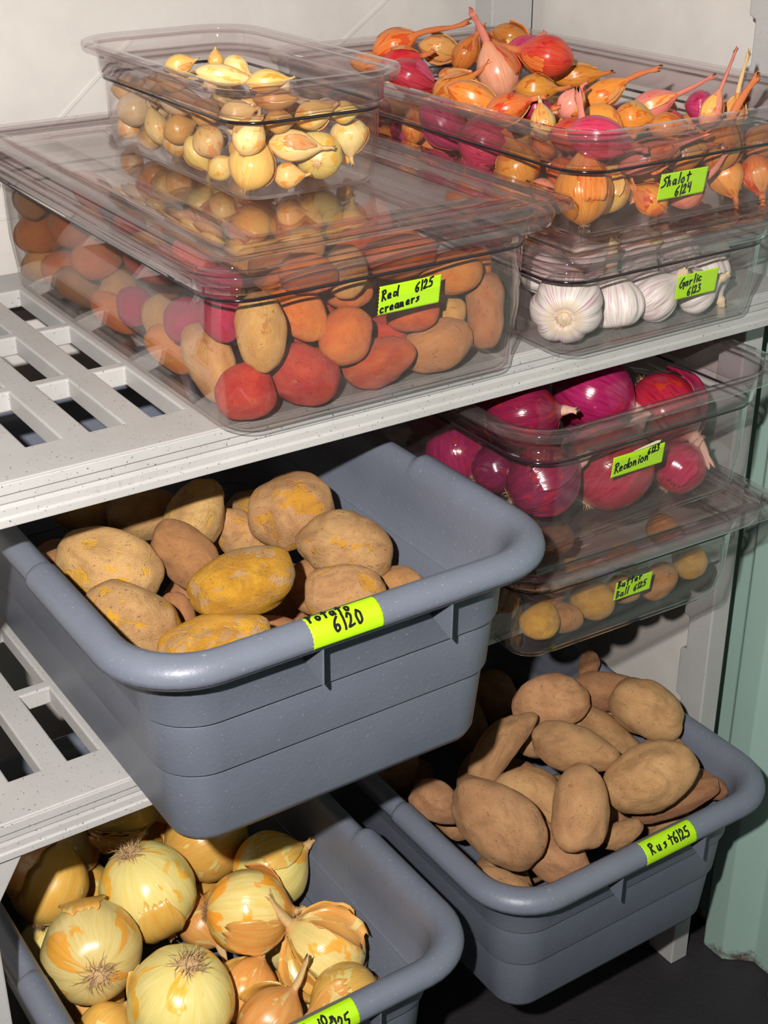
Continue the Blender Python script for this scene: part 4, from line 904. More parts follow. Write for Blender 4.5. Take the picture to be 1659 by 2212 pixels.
  (0.6763,1.2238,1.2877,0.083,0.95,0.301,0.0119,0.0105,'p', ''),
  (0.7038,1.358,1.2632,-0.861,0.431,-0.272,0.0114,0.009,'k', ''),
  (0.7061,1.2202,1.2971,0.586,-0.789,0.187,0.0144,0.0125,'k', ''),
  (0.6396,1.3115,1.2878,0.076,0.991,0.109,0.0147,0.0112,'p', ''),
  (0.6781,1.2453,1.2817,-0.538,-0.578,0.614,0.0114,0.0098,'p', ''),
  (0.7086,1.3901,1.3016,0.07,0.933,0.353,0.0124,0.0091,'p', ''),
  (0.6939,1.2992,1.2951,0.057,0.972,0.23,0.011,0.0084,'p', ''),
  (0.6428,1.1864,1.2981,-0.889,-0.42,-0.185,0.0112,0.0086,'o', ''),
  (0.6625,1.32,1.2557,-0.335,0.916,-0.218,0.0148,0.0114,'k', ''),
  (0.7186,1.2187,1.2596,-0.522,-0.853,0.004,0.0144,0.0132,'k', ''),
  (0.6236,1.2637,1.2958,0.05,0.907,-0.418,0.0158,0.0142,'o', ''),
  (0.648,1.3387,1.2803,0.937,-0.058,0.343,0.0152,0.0126,'k', ''),
  (0.7325,1.1843,1.2561,-0.795,-0.243,0.555,0.0119,0.0086,'y', ''),
  (0.6488,1.4257,1.2697,0.278,0.877,-0.392,0.0156,0.0127,'k', ''),
  (0.6879,1.2851,1.2709,0.664,0.716,-0.216,0.0137,0.0108,'y', ''),
  (0.6369,1.3635,1.3001,0.906,-0.182,0.382,0.0153,0.0124,'k', ''),
  (0.7014,1.2083,1.2775,-0.588,0.095,0.803,0.0124,0.0111,'y', ''),
  (0.6301,1.1877,1.2632,0.847,0.237,-0.476,0.0111,0.0101,'y', ''),
  (0.6638,1.2587,1.2923,0.566,-0.789,0.24,0.0123,0.0097,'o', ''),
  (0.6907,1.3385,1.305,-0.861,-0.037,0.508,0.011,0.0082,'p', ''),
  (0.6747,1.382,1.3053,0.734,-0.644,-0.215,0.0112,0.0086,'p', ''),
  (0.6801,1.2757,1.2937,-0.76,-0.274,0.59,0.0142,0.0116,'o', ''),
  (0.649,1.2455,1.2824,-0.113,-0.993,-0.036,0.0137,0.0108,'y', ''),
  (0.7065,1.2954,1.2553,-0.888,0.457,0.048,0.0133,0.0096,'o', ''),
 ]),
}
# ---------------------------------------------------------------- the room
Z1, Z2, Z3 = 1.08, .753, .28           # tops of the three shelf decks
tag(box('floor', (-1.2, 1.42, -.6, 1.72, -.05, 0), MAT['floor'], None, 0), kind='structure')
wb = tag(box('wall_back', (-.6, 1.40, 1.645, 1.70, 0, 2.0), MAT['wall'], None, 0), kind='structure')
# moulded diagonal ribs of the back panel
def rib_bar(a, b, wd=.006, dz=.0012):
    a, b = Vector(a), Vector(b); d = (b-a).normalized(); n = Vector((-d[1], d[0]))*wd/2
    poly = [a-n, b-n, b+n, a+n]
    vs = [(p[0], y, p[1]) for y in (1.646, 1.645-dz) for p in poly]
    me = mesh(vs, [(0, 1, 2, 3), (7, 6, 5, 4)] + [(i, i+4, (i+1) % 4+4, (i+1) % 4) for i in range(4)])
    return me
for i, (a, b) in enumerate([((.44, 1.08), (.72, 1.31)), ((.56, 1.13), (.70, 1.24)), ((1.0, 1.27), (1.28, 1.46)), ((.44, 1.12), (.62, 1.12))]):
    tag(bevel(link(f'trim_{i+1}', rib_bar(a, b), MAT['wall'], None, False), .0015), kind='structure')
# corrugated steel side wall
pts = []; y = -.6
ys = []
k0 = 1.093 - .13*14
prof = []
for k in range(22):
    b = k0 + .13*k
    prof += [(b-.030, 1.335), (b, 1.30), (b+.035, 1.30), (b+.065, 1.335)] if False else [(b, 1.30), (b+.030, 1.335), (b+.062, 1.335), (b+.092, 1.30)]
prof = [(x, yy) for yy, x in prof if -.62 < yy < 1.66]
poly = [(x, yy) for x, yy in prof] + [(1.37, prof[-1][1]), (1.37, prof[0][1])]
vs = [(x, yy, z) for z in (0, 2.0) for x, yy in poly]; n = len(poly)
me = mesh(vs, [tuple(reversed(range(n))), tuple(range(n, 2*n))] + [(i, (i+1) % n, (i+1) % n+n, i+n) for i in range(n)])
tag(bevel(link('wall_side', me, MAT['mint'], None, False), .003, 3, 20), kind='structure')
tag(box('wall_liner', (1.284, 1.292, 1.120, 1.640, .02, 2.0), MAT['wall'], None, .001), kind='structure')

# ---------------------------------------------------------------- shelving unit
unit = thing('shelving_unit', 'speckled light grey slotted plastic shelving unit against the white wall', 'shelving', (.72, 1.3, 0))
unit_off = Vector((-.72, -1.3, 0))
def sub(o): o.location = unit_off; o.parent = unit; return o
def deck(z, xr, x0=.212, x1=1.222, y0=1.020, y1=1.555, back=0):
    """slotted deck plate; slot right edges at xr - k * 58 mm"""
    xs = [x0]; k = 0; slots = []
    while True:
        r = xr+.058*5*0 - .058*k; k += 1
        if r < -1: break
        slots.append((r-.031, r))
    k = 1
    while xr+.058*k < x1-.02: slots.append((xr+.058*k-.031, xr+.058*k)); k += 1
    slots = sorted(s for s in slots if s[0] > x0+.015 and s[1] < x1-.015)
    sx = sorted(set([x0, x1] + [v for s in slots for v in s]))
    rows = [(1.078, 1.205), (1.219, 1.345), (1.358, 1.490)][1 if back else 0:]
    y0 += back
    sy = sorted(set([y0, y1] + [v for r in rows for v in r]))
    def hole(i, j):
        if i < 0 or j < 0 or i >= len(sx)-1 or j >= len(sy)-1: return True
        cx, cy = (sx[i]+sx[i+1])/2, (sy[j]+sy[j+1])/2
        return any(a < cx < b for a, b in slots) and any(a < cy < b for a, b in rows)
    idx = {}; vs = []; fs = []
    def V(i, j, t):
        if (i, j, t) not in idx: idx[(i, j, t)] = len(vs); vs.append((sx[i], sy[j], z if t else z-.020))
        return idx[(i, j, t)]
    for i in range(len(sx)-1):
        for j in range(len(sy)-1):
            if hole(i, j): continue
            fs += [(V(i, j, 1), V(i+1, j, 1), V(i+1, j+1, 1), V(i, j+1, 1)), (V(i, j, 0), V(i, j+1, 0), V(i+1, j+1, 0), V(i+1, j, 0))]
            if hole(i, j-1): fs.append((V(i, j, 0), V(i+1, j, 0), V(i+1, j, 1), V(i, j, 1)))
            if hole(i, j+1): fs.append((V(i+1, j+1, 0), V(i, j+1, 0), V(i, j+1, 1), V(i+1, j+1, 1)))
            if hole(i-1, j): fs.append((V(i, j+1, 0), V(i, j, 0), V(i, j, 1), V(i, j+1, 1)))
            if hole(i+1, j): fs.append((V(i+1, j, 0), V(i+1, j+1, 0), V(i+1, j+1, 1), V(i+1, j, 1)))
    o = link('deck_plate', mesh(vs, fs), MAT['shelf'], None, False); sub(o); bevel(o, .0022, 3)
    return o
for z, xr, bk, xa, xb in ((Z1, .493, 0, .212, 1.222), (Z2, .378, 0, .212, .770), (Z2, .378, .048, .772, 1.222), (Z3, .378, .07, .212, 1.222)):
    deck(z, xr, xa, xb, back=bk)
    # front lip of the deck, then the grooved beam under it
    sub(prism('front_beam', [(yy+bk, zz) for yy, zz in [(1.0215, z-.0135), (1.0205, z-.017), (1.0225, z-.018), (1.0205, z-.024), (1.0205, z-.031), (1.0190, z-.0325), (1.0190, z-.040), (1.050, z-.040), (1.050, z-.021), (1.030, z-.021), (1.030, z-.0135)]], 0, xa, min(xb, 1.205), MAT['shelf'], None, .0008))
    sub(box('front_lip', (xa, xb, 1.0175+bk, 1.0205+bk, z-.0105, z-.0005), MAT['shelf'], None, .001))
    sub(box('rear_beam', (xa, xb, 1.535, 1.553, z-.040, z-.021), MAT['shelf'], None, .001))
    if xa < .3: sub(box('side_beam', (.214, .236, 1.05+bk, 1.534, z-.040, z-.021), MAT['shelf'], None, .001))
    if xb > 1: sub(box('side_beam', (1.198, 1.220, 1.05+bk, 1.534, z-.040, z-.021), MAT['shelf'], None, .001))
# raised maker's lettering on the top beam
def beam_surf(s, t): return Vector((.372+s, 1.0205, Z1-.0315+t)), Vector((0, -1, 0))
lt = link('raised_lettering', writing([('CAMBRO', 0, .0012, .0055, .0095, 0)], beam_surf, .0010, -.0001, .00035), MAT['shelf'], None, False); sub(lt)
def post(x0, x1, y0, y1, back=1, off=0, notch=.010):
    """post with dovetail notches along its inner edge"""
    z = 0; poly = [(y0, 0)]; side = []
    zz = off; deep = False; e = y1 if back > 0 else y0
    pr = [(e, 0)]
    while zz < 2.0:
        nz = min(zz+(.052 if deep else .075), 2.0)
        ee = e-(notch*back if deep else 0)
        pr += [(ee, max(zz, 0)+.002), (ee, nz-.002)]; zz = nz; deep = not deep
    oth = y0 if back > 0 else y1
    return prism('post', [(oth, 0)] + pr + [(oth, pr[-1][1])], 0, x0, x1, MAT['post'], None, .002)
sub(post(1.230, 1.262, 1.090, 1.140, 1, -.045))
sub(post(1.200, 1.268, 1.562, 1.600, 1, 0))
sub(post(.190, .2425, 1.020, 1.058, 1, 0))
sub(post(.150, .205, 1.562, 1.600, 1, 0))
for z in (Z1, Z2, Z3):
    sub(prism('corner_bracket', ([(1.030, z-.022), (1.140, z-.022), (1.140, z-.075), (1.115, z-.085), (1.082, z-.045)] if z == Z1 else [(1.095, z-.022), (1.150, z-.022), (1.150, z-.075), (1.125, z-.085), (1.100, z-.060)]), 0, 1.214, 1.229, MAT['post'], None, .002))
    sub(prism('corner_bracket', [(.2425, z-.041), (.278, z-.041), (.2425, z-.100)], 1, 1.024, 1.050, MAT['shelf'], None, .001))
    sub(box('corner_bracket', (1.205, 1.268, 1.556, 1.561, z-.06, z-.02), MAT['post'], None, .001))

# ---------------------------------------------------------------- clear pans
def make_pan(label, x0, yf, z, wb, lb, H, yaw=0, frame=1.0, drop=.034):
    """x0, yf: front corner of the bottom; wb, lb: bottom size; H: height"""
    t = thing('food_pan', label, 'food pan', (x0+wb/2, yf+lb/2, z)); t.rotation_euler.z = yaw
    f = frame; s = H-drop
    ob = [(-.007, 0), (-.0025, .0013), (-.0002, .0055), (.006*f, s*.5), (.008*f, s), (.0125*f, s+.004)]
    top = [(.015*f, H-.010), (.0165*f, H-.0062), (.031*f, H-.0055), (.0325*f, H-.0092), (.0345*f, H-.0095), (.0365*f, H-.0025), (.0345*f, H), (.0185*f, H-.0002), (.0148*f, H-.003)]
    ib = [(.0122*f, H-.010), (.0098*f, s+.0055), (.0055*f, s+.0005), (.003*f, s*.5), (-.0029, .0075), (-.005, .0035), (-.010, .0025)]
    body = link('pan_body', loft(ob + [(.0135*f, s+.007)] + [(.0112*f, s+.0075)] + ib[1:], wb/2, lb/2, .030), MAT['clear'], t)
    rim = link('rim', loft([(.0135*f, s+.007)] + top + [(.0122*f, H-.010), (.0112*f, s+.0075)], wb/2, lb/2, .030, None, False, True), MAT['clear_rim'], t)
    led = link('ledge_refraction_line', loft([(.0086*f+.0011*math.cos(a), s+.0008+.0016*math.sin(a)) for a in [k*PI/4 for k in range(8)]], wb/2, lb/2, .030, None, False, True), MAT['ledge'], t)  # added dark ring: refraction along the moulded shoulder drawn as colour
    led['label'] = 'dark line standing for refraction at the moulded ledge'
    t['front_y'] = -lb/2; t['wall_slope'] = .008*f/s
    return t
def make_lid(label, cx, cy, z, hw, hl, yaw=0):
    rings = [(-.0005, -.0035), (0, .0008), (-.003, .0042), (-.018, .0045), (-.0215, .0038), (-.0245, .0005), (-.034, .0002), (-.0365, .0016), (-.041, .0016), (-.0435, .0006), (-.075, .0006), (-.0765, .0014), (-.0785, .0014), (-.080, .0006)]
    lower = [(-.080, -.0019), (-.0435, -.0019), (-.0340, -.0022), (-.0265, -.002), (-.0225, .0012), (-.018, .0018), (-.0045, .0016), (-.0028, -.0035)]
    t = thing('pan_lid', label, 'lid', (cx, cy, z)); t.rotation_euler.z = yaw
    a = link('flange', loft(rings[:7] + list(lower[2:]), hw, hl, .035, None, False, True), MAT['clear_rim'], t)
    b = link('cover_panel', loft(rings[6:] + lower[:3], hw, hl, .035, None, False, True), MAT['clear_lid'], t)
    n = len(rrect(hw, hl, .03)); L = [(x, y, .0006) for x, y in rrect(hw-.080, hl-.080, .004)]; L2 = [(x, y, -.0019) for x, y, _ in L]
    vs = L+L2; fs = [tuple(range(n)), tuple(reversed(range(n, 2*n)))]
    link('centre_panel', mesh(vs, fs), MAT['clear_lid'], t, False)
    return t
def wall_label(pan, x, y, z, wd, ht, lines, pen=.0016, lean=0, pull=0):
    """tape on the front wall of a pan; x, z: lower near corner"""
    x0, z0 = x-pan.location.x, z-pan.location.z; yy = pan['front_y']; sl = pan['wall_slope']
    def surf(s, t):
        return Vector((x0+s+lean*t, yy-sl*(z0+t+pull*s)-.0004, z0+t+pull*s)), Vector((0, -1, -sl)).normalized()
    return put_label(pan, surf, wd, ht, lines, pen)
red = make_pan('large clear pan of red creamer potatoes under a lid', .496, .990, Z1+.0005, .314, .527, .152, 0, 1.0, .030)
lid_red = make_lid('scuffed clear lid on the creamer potato pan, carrying the small pan', .668, 1.276, Z1+.157, .192, .313)
pearl = make_pan('small clear pan of golden pearl onions standing on a lid', .592, 1.129, Z1+.1590, .153, .313, .108, 0, .72, .037)
garlic = make_pan('shallow clear pan of garlic bulbs beside the creamer pan', .850, .982, Z1+.0005, .272, .500, .1035, 0, .85, .0275)
lid_gar = make_lid('clear lid on the garlic pan, under the shallots', .992, 1.232, Z1+.1080, .171, .290)
shal = make_pan('large open clear pan heaped with shallots', .872, .990, Z1+.1130, .310, .540, .106, 0, 1.0, .042)
butter = make_pan('bottom clear pan of small butterball potatoes on the middle shelf', .818, .962, Z2+.0005, .292, .505, .114, math.radians(-2), 1.0, .030)
lid_but = make_lid('clear lid on the butterball pan, under the red onions', .968, 1.212, Z2+.1185, .184, .298, math.radians(-2))
ron = make_pan('clear open pan of red onions stacked on the butterball lid', .816, .970, Z2+.1235, .302, .520, .148, 0, 1.0, .043)
wall_label(red, .6400, .9965, Z1+.0862, .0660, .0262, [('Red', .003, .0135, .0085, .0060, .12), ('6/25', .038, .0150, .0080, .0056, .16), ('creamers', .002, .0020, .0078, .0052, .1)], .00165, .05)
wall_label(garlic, .9925, .9815, Z1+.0362, .0570, .0255, [('Garlic', .004, .0125, .0085, .0058, .12), ('6/23', .0165, .0025, .0080, .0056, .1)], .0015, .02)
wall_label(shal, .9640, .9895, Z1+.1395, .0630, .0262, [('Shalot', .003, .0130, .0095, .0070, .06), ('6/24', .023, .0020, .0090, .0062, .1)], .00165, .03)
wall_label(ron, .9110, .9690, Z2+.1920, .0720, .0235, [('Redonion', .004, .0050, .0105, .0062, .1), ('6/23', .0480, .0155, .0065, .0048, .1)], .0015, .03)
wall_label(butter, .9320, .9565, Z2+.0450, .0515, .0230, [('Butter', .003, .0155, .0085, .0058, .1), ('Ball', .003, .0030, .0085, .0058, .1), ('6/25', .0270, .0050, .0075, .0050, .2)], .0015, .03)
# torn remains of an older tape above the red onion label
def scrap():
    P = [(.936, .0), (.955, .0006), (.972, .0018), (.9745, .0042), (.968, .0048), (.950, .0026), (.938, .0010)]
    vs = [(x, .9600+dy, Z2+.2172+z) for dy in (0, -.0004) for x, z in P]; n = len(P)
    me = mesh(vs, [tuple(range(n)), tuple(reversed(range(n, 2*n)))] + [(i, i+n, (i+1) % n+n, (i+1) % n) for i in range(n)])
    o = link('tape_scrap', me, MAT['sprout'], None, False); o.parent = ron; o.matrix_parent_inverse = ron.matrix_basis.inverted(); return o
MAT['paper'] = plain('pale_tape_residue', (.70, .66, .42), .7)
sc = scrap(); sc.data.materials[0] = MAT['paper']

# ---------------------------------------------------------------- blue grey tubs
TUB_RIM = [(.0525, .2010), (.0552, .2030), (.0560, .2085), (.0540, .2155), (.0490, .2205), (.0420, .2235), (.0350, .2225), (.0290, .218), (.0245, .210)]
def make_tub(label, xc, yf, z, yaw=0):
    hw, hl = .162, .245
    t = thing('storage_tub', label, 'tub', (xc, yf+hl, z)); t.rotation_euler.z = yaw
    out = [(-.012, 0), (-.004, .002), (0, .010), (.0066, .0775), (.0068, .0788), (.0038, .0792), (.0040, .0812), (.0098, .0816), (.0104, .0830), (.0145, .1340), (.0147, .1353), (.0118, .1357), (.0120, .1377), (.0178, .1381), (.0184, .1395), (.0225, .1930), (.0260, .1970), (.0492, .1965), (.0512, .1980), (.0525, .2010)]
    inn = [(.0225, .202), (.0188, .1740), (.0150, .1390), (.0115, .1360), (.0075, .0860), (.0045, .0830), (-.003, .012), (-.007, .005), (-.014, .0035)]
    def warp(p, o):
        x, y, zz = p
        if zz > .188 and abs(x) > hw*.9 and o > .02:
            q = y+hl+.05          # distance from the front rim
            s = 1 if .226 < q < .40 else (q-.222)/.004 if .222 < q <= .226 else (.404-q)/.004 if .40 <= q < .404 else 0
            s = max(0, min(1, s))
            zz -= .0055*s; x -= math.copysign(.0060*s*min(1, (o-.02)/.03), x)
        return (x, y, zz)
    me = loft(out + TUB_RIM[1:] + inn, hw, hl, .036, warp, True, False, 10, 110, .75)
    link('tub_body', me, MAT['tub'], t)
    for dx in (-.050, .080):
        # triangular gusset under the front rim
        vs = []
        for xx in (dx-.0010, dx+.0010): vs += [(xx, -hl-.0500, .1985), (xx, -hl-.0215, .1985), (xx, -hl-.0195, .172), (xx, -hl-.0490, .1620)]
        me = mesh(vs, [(0, 1, 2, 3), (7, 6, 5, 4), (0, 4, 5, 1), (1, 5, 6, 2), (2, 6, 7, 3), (3, 7, 4, 0)])
        link('rim_gusset', me, MAT['tub'], t, False)
    return t
def rim_label(tub, s0, wd, lines, pen=.0021, t_from=-.0115, ht=.029, hl=.245):
    # arc length along the rolled front rim; t grows from the outer side over the top
    prof = [Vector((-hl-o, zz)) for o, zz in TUB_RIM]
    cum = [0]
    for i in range(1, len(prof)): cum.append(cum[-1]+(prof[i]-prof[i-1]).length)
    def at(t):
        t = max(0, min(cum[-1]-1e-6, t))
        for i in range(len(prof)-1):
            if t <= cum[i+1]:
                u = (t-cum[i])/(cum[i+1]-cum[i]); p = prof[i].lerp(prof[i+1], u)
                def nr(k):
                    a = prof[max(k-1, 0)]; b = prof[min(k+1, len(prof)-1)]; d = (b-a).normalized(); return Vector((-d[1], d[0]))
                n = nr(i).lerp(nr(i+1), u).normalized(); return p, n
    def surf(s, t):
        p, n = at(t+.0035); return Vector((s0+s, p[0], p[1])), Vector((0, n[0], n[1]))
    return put_label(tub, surf, wd, .0330, lines, pen)
tub_pot = make_tub('blue grey tub of big yellow potatoes jutting from the middle shelf', .543, .8915, Z2+.0005)
tub_oni = make_tub('blue grey tub of yellow onions at the bottom of the unit', .487, .9220, Z3+.0005)
tub_rus = make_tub('blue grey tub heaped with russet potatoes beside the mint wall', .954, .9360, Z3+.0005)
rim_label(tub_pot, -.062, .0680, [('Potato', .003, .0245, .0085, .0068, 0), ('6/20', .021, .0105, .0115, .0085, 0)])
rim_label(tub_oni, -.012, .0640, [('OniOn', .004, .0170, .0095, .0072, 0), ('6/25', .0280, .0060, .0120, .0072, 0)])
rim_label(tub_rus, -.020, .0780, [('Rust', .008, .0130, .0110, .0098, 0), ('6/25', .0440, .0130, .0110, .0072, 0)])

# ---------------------------------------------------------------- vegetables
def ico(sub=4):
    bm = bmesh.new(); bmesh.ops.create_icosphere(bm, subdivisions=sub, radius=1); 
    vs = [v.co.copy() for v in bm.verts]; fs = [tuple(v.index for v in f.verts) for f in bm.faces]; bm.free(); return vs, fs
ICO4, ICO3 = ico(4), ico(3)
def potato_shape(seed, hi=True, lump=.10, bend=0, waist=0, eyes=5):
    """potato of unit half length and unit radius"""
    rd = random.Random(seed); vs, fs = ICO4 if hi else ICO3
    off = Vector((rd.uniform(-50, 50), rd.uniform(-50, 50), rd.uniform(-50, 50)))
    tap = rd.uniform(-.14, .14); flat = rd.uniform(.88, 1.0)
    E = []
    for _ in range(eyes):
        v = Vector((rd.gauss(0, 1), rd.gauss(0, 1), rd.gauss(0, 1))).normalized(); E.append((v, rd.uniform(.07, .13), rd.uniform(.03, .06)))
    out = []
    for v in vs:
        p = v.copy()
        s = 1 + lump*noise.noise(v*1.1+off) + lump*.35*noise.noise(v*2.6+off) + .012*noise.noise(v*7+off)
        for e, wd, dp in E:
            d = (v-e).length
            if d < wd*3: s -= dp*math.exp(-(d/wd)**2) - dp*.35*math.exp(-((d-wd*1.6)/(wd*.7))**2)
        rr = (p.x*p.x+p.y*p.y)**.5; k = (rr**.88/rr) if rr > 1e-4 else 1
        x, y, z = p.x*k*s*(1+tap*p.z), p.y*k*s*(1+tap*p.z)*flat, p.z*s
        w_ = 1-waist*math.exp(-(z/.4)**2); x *= w_; y *= w_
        x += bend*(z*z-.3)
        out.append((x, y, z))
    return mesh(out, fs)
PROF = {
 'round': [(-1.0, 0), (-.965, .10), (-.93, .24), (-.82, .55), (-.6, .80), (-.3, .96), (0, 1), (.28, .95), (.52, .80), (.70, .60), (.83, .38), (.92, .22), (1.0, .14)],
 'drop': [(-1.0, 0), (-.97, .10), (-.92, .25), (-.76, .58), (-.5, .86), (-.2, .99), (.05, .98), (.3, .87), (.5, .70), (.68, .50), (.82, .32), (.92, .21), (1.0, .15)],
 'garlic': [(-1.0, 0), (-.95, .16), (-.93, .26), (-.96, .40), (-.86, .68), (-.55, .94), (-.2, 1), (.15, .92), (.42, .72), (.62, .48), (.78, .30), (.9, .20), (1.0, .16)]}
def catm(P, t):
    n = len(P)-1; i = min(int(t*n), n-1); u = t*n-i
    p0, p1, p2, p3 = P[max(i-1, 0)], P[i], P[i+1], P[min(i+2, n)]
    return tuple(.5*(2*p1[j]+(p2[j]-p0[j])*u+(2*p0[j]-5*p1[j]+4*p2[j]-p3[j])*u*u+(3*p1[j]-p0[j]-3*p2[j]+p3[j])*u**3) for j in (0, 1))
def bulb_geo(seed, prof, nu=48, nv=30, lobes=0, lump=.05):
    rd = random.Random(seed); P = PROF[prof]; off = Vector((rd.uniform(-50, 50), rd.uniform(-50, 50), 0)); ph = rd.uniform(0, 6.3); ln = rd.choice((7, 8, 9)) if lobes else 0
    vs, fs = [(0, 0, catm(P, 0)[0])], []
    sq = rd.uniform(.9, 1)
    for i in range(1, nv+1):
        z, r = catm(P, i/nv); r = max(r, .01)
        for k in range(nu):
            a = 2*PI*k/nu; d = Vector((math.cos(a), math.sin(a), z))
            s = 1+lump*noise.noise(d*1.1+off)+lump*.25*noise.noise(d*4+off)
            s *= 1+.008*math.sin(a*11+ph)*(r)
            if lobes:
                env = max(0, 1-abs(z+.25)/1.0); c = abs(math.cos((a+ph+.15*noise.noise(d+off))*ln/2)); s *= 1-lobes*env*(1-c)**2*1.3+.03*env
            vs.append((r*s*math.cos(a)*sq, r*s*math.sin(a), z))
    for k in range(nu): fs.append((0, 1+(k+1) % nu, 1+k))
    for i in range(nv-1):
        for k in range(nu): a = 1+i*nu; fs.append((a+k, a+(k+1) % nu, a+nu+(k+1) % nu, a+nu+k))
    fs.append(tuple(1+(nv-1)*nu+k for k in range(nu)))
    return vs, fs
def neck_geo(seed, length, bend=.3, base=.15, tip=.06, flare=.10, curl=0):
    """dry twisted neck with a frayed end"""
    rd = random.Random(seed); nu, nv = 14, 14; vs, fs = [], []
    ba = rd.uniform(0, 6.3); ph = rd.uniform(0, 6.3); c = Vector((0, 0, .93)); d = Vector((0, 0, 1))
    bx = Vector((math.cos(ba), math.sin(ba), 0))
    for i in range(nv+1):
        u = i/nv
        d = (Vector((0, 0, 1)) + bx*bend*math.sin(u*(1.6+curl*3))*1.3).normalized()
        if i: c = c + d*length/nv
        r = base*(1-u)**1.3 + tip*min(1, u*3) + flare*max(0, u-.7)*1.6*rd.uniform(.7, 1.3)
        x = d.orthogonal().normalized(); y = d.cross(x)
        for k in range(nu):
            a = 2*PI*k/nu+u*1.2
            s = 1+.30*u*math.sin(a*3+ph)+.15*math.sin(a*7+ph)*u
            jag = (rd.uniform(-.10, .16)*length*.9 if i == nv else 0)
            vs.append(c+(x*math.cos(a)*.8+y*math.sin(a))*r*s+d*jag)
    for i in range(nv):
        for k in range(nu): fs.append((i*nu+k, i*nu+(k+1) % nu, (i+1)*nu+(k+1) % nu, (i+1)*nu+k))
    fs.append(tuple(reversed(range(nu)))); 
    cc = len(vs); vs.append(c-d*.12)
    for k in range(nu): fs.append((nv*nu+k, nv*nu+(k+1) % nu, cc))
    return vs, fs
def hair_geo(seed, n=34, ln=.22, r0=.13, z=-.965, sp=1.0):
    """tuft of thin dry roots"""
    rd = random.Random(seed); vs, fs = [], []
    for _ in range(n):
        a = rd.uniform(0, 6.283); q = r0*rd.random()**.5; p = Vector((q*math.cos(a), q*math.sin(a), z+.02))
        d = Vector((math.cos(a)*sp*rd.uniform(.2, 1.3), math.sin(a)*sp*rd.uniform(.2, 1.3), -rd.uniform(.25, 1))).normalized(); L = ln*rd.uniform(.5, 1.2); w_ = .009
        m = 5; b = len(vs)
        for i in range(m+1):
            x = d.orthogonal().normalized(); y = d.cross(x)
            for k in range(3): t = 2*PI*k/3; vs.append(p+(x*math.cos(t)+y*math.sin(t))*w_*(1.1-i/m))
            d = (d+Vector((rd.gauss(0, .3), rd.gauss(0, .3), rd.gauss(0, .22)+.08))).normalized(); p = p+d*L/m
        for i in range(m):
            for k in range(3): fs.append((b+i*3+k, b+i*3+(k+1) % 3, b+i*3+3+(k+1) % 3, b+i*3+3+k))
    # root plate
    b = len(vs); vs.append((0, 0, z-.02)); K = 12
    for k in range(K): a = 2*PI*k/K; vs.append((r0*1.1*math.cos(a), r0*1.1*math.sin(a), z+.01))
    for k in range(K): fs.append((b, b+1+(k+1) % K, b+1+k))
    return vs, fs
def skin_geo(seed, prof, lift=.10):
    """ragged flake of loose outer skin"""
    rd = random.Random(seed); P = PROF[prof]; a0 = rd.uniform(0, 6.3); aw = rd.uniform(.5, 1.1); t0, t1 = rd.uniform(.30, .5), rd.uniform(.75, .97); nu, nv = 14, 12
    vs, fs = [], []
    for i in range(nv+1):
        for k in range(nu+1):
            u, v = k/nu, i/nv
            rag = .12*noise.noise(Vector((u*5+seed, v*5, 0)))
            t = t0+(t1-t0)*(v + (rag if i in (0, nv) else 0)); a = a0+aw*((u-.5)*(.5+.5*math.sin(v*PI*.9+.3))+ (rag if k in (0, nu) else 0))
            z, r = catm(P, max(.02, min(.99, t))); e = (abs(u-.5)*2)**3
            r = r*1.035+lift*e*rd.uniform(.8, 1.1)+.02*noise.noise(Vector((u*3+seed, v*3, 5)))
            vs.append((r*math.cos(a), r*math.sin(a), z))
    for i in range(nv):
        for k in range(nu): q = i*(nu+1)+k; fs.append((q, q+1, q+nu+2, q+nu+1))
    return vs, fs
def loose(seed, prof, m, parent, lift=.1):
    vs, fs = skin_geo(seed, prof, lift); o = link('loose_skin', mesh(vs, fs), m, parent)
    s = o.modifiers.new('thickness', 'SOLIDIFY'); s.thickness = .012; s.offset = 1; return o

SPEC = {  # prof, neck length, neck bend, lump, lobes, category, roots
 'yellow_onion': ('round', .30, .3, .05, 0, 'onion'), 'red_onion': ('round', .42, .3, .05, 0, 'onion'), 'pearl_onion': ('drop', .38, .5, .06, 0, 'onion'),
 'shallot': ('drop', .7, .5, .06, 0, 'shallot'), 'garlic_bulb': ('garlic', .45, .3, .03, .13, 'garlic')}
GRP = {'pot': 'buried potatoes in the tub', 'oni': 'buried onions in the tub', 'rus': 'buried russets in the heap', 'red': 'creamers packed in the lidded pan', 'garl': 'garlic packed in the pan',
       'ron': 'red onions buried in the pan', 'but': 'butterballs packed in the bottom pan', 'shal': 'shallots packed in the pan', 'pearl': 'pearl onions packed in the small pan'}
NECKMAT = {k: plain('dry_neck_'+k, c, .75, bump=.3) for k, c in dict(y=(.66, .42, .18), r=(.62, .17, .05), p=(.66, .20, .14), t=(.68, .44, .20), m=(.60, .34, .26), g=(.72, .56, .36)).items()}
fill_cache = {}
random.seed(4)
def frame(loc, ax, a, r, spin):
    q = Vector(ax).normalized().to_track_quat('Z', 'Y').to_matrix() @ Matrix.Rotation(spin, 3, 'Z')
    m = q.to_4x4() @ Matrix.Diagonal((r, r, a, 1)); m.translation = Vector(loc); return m
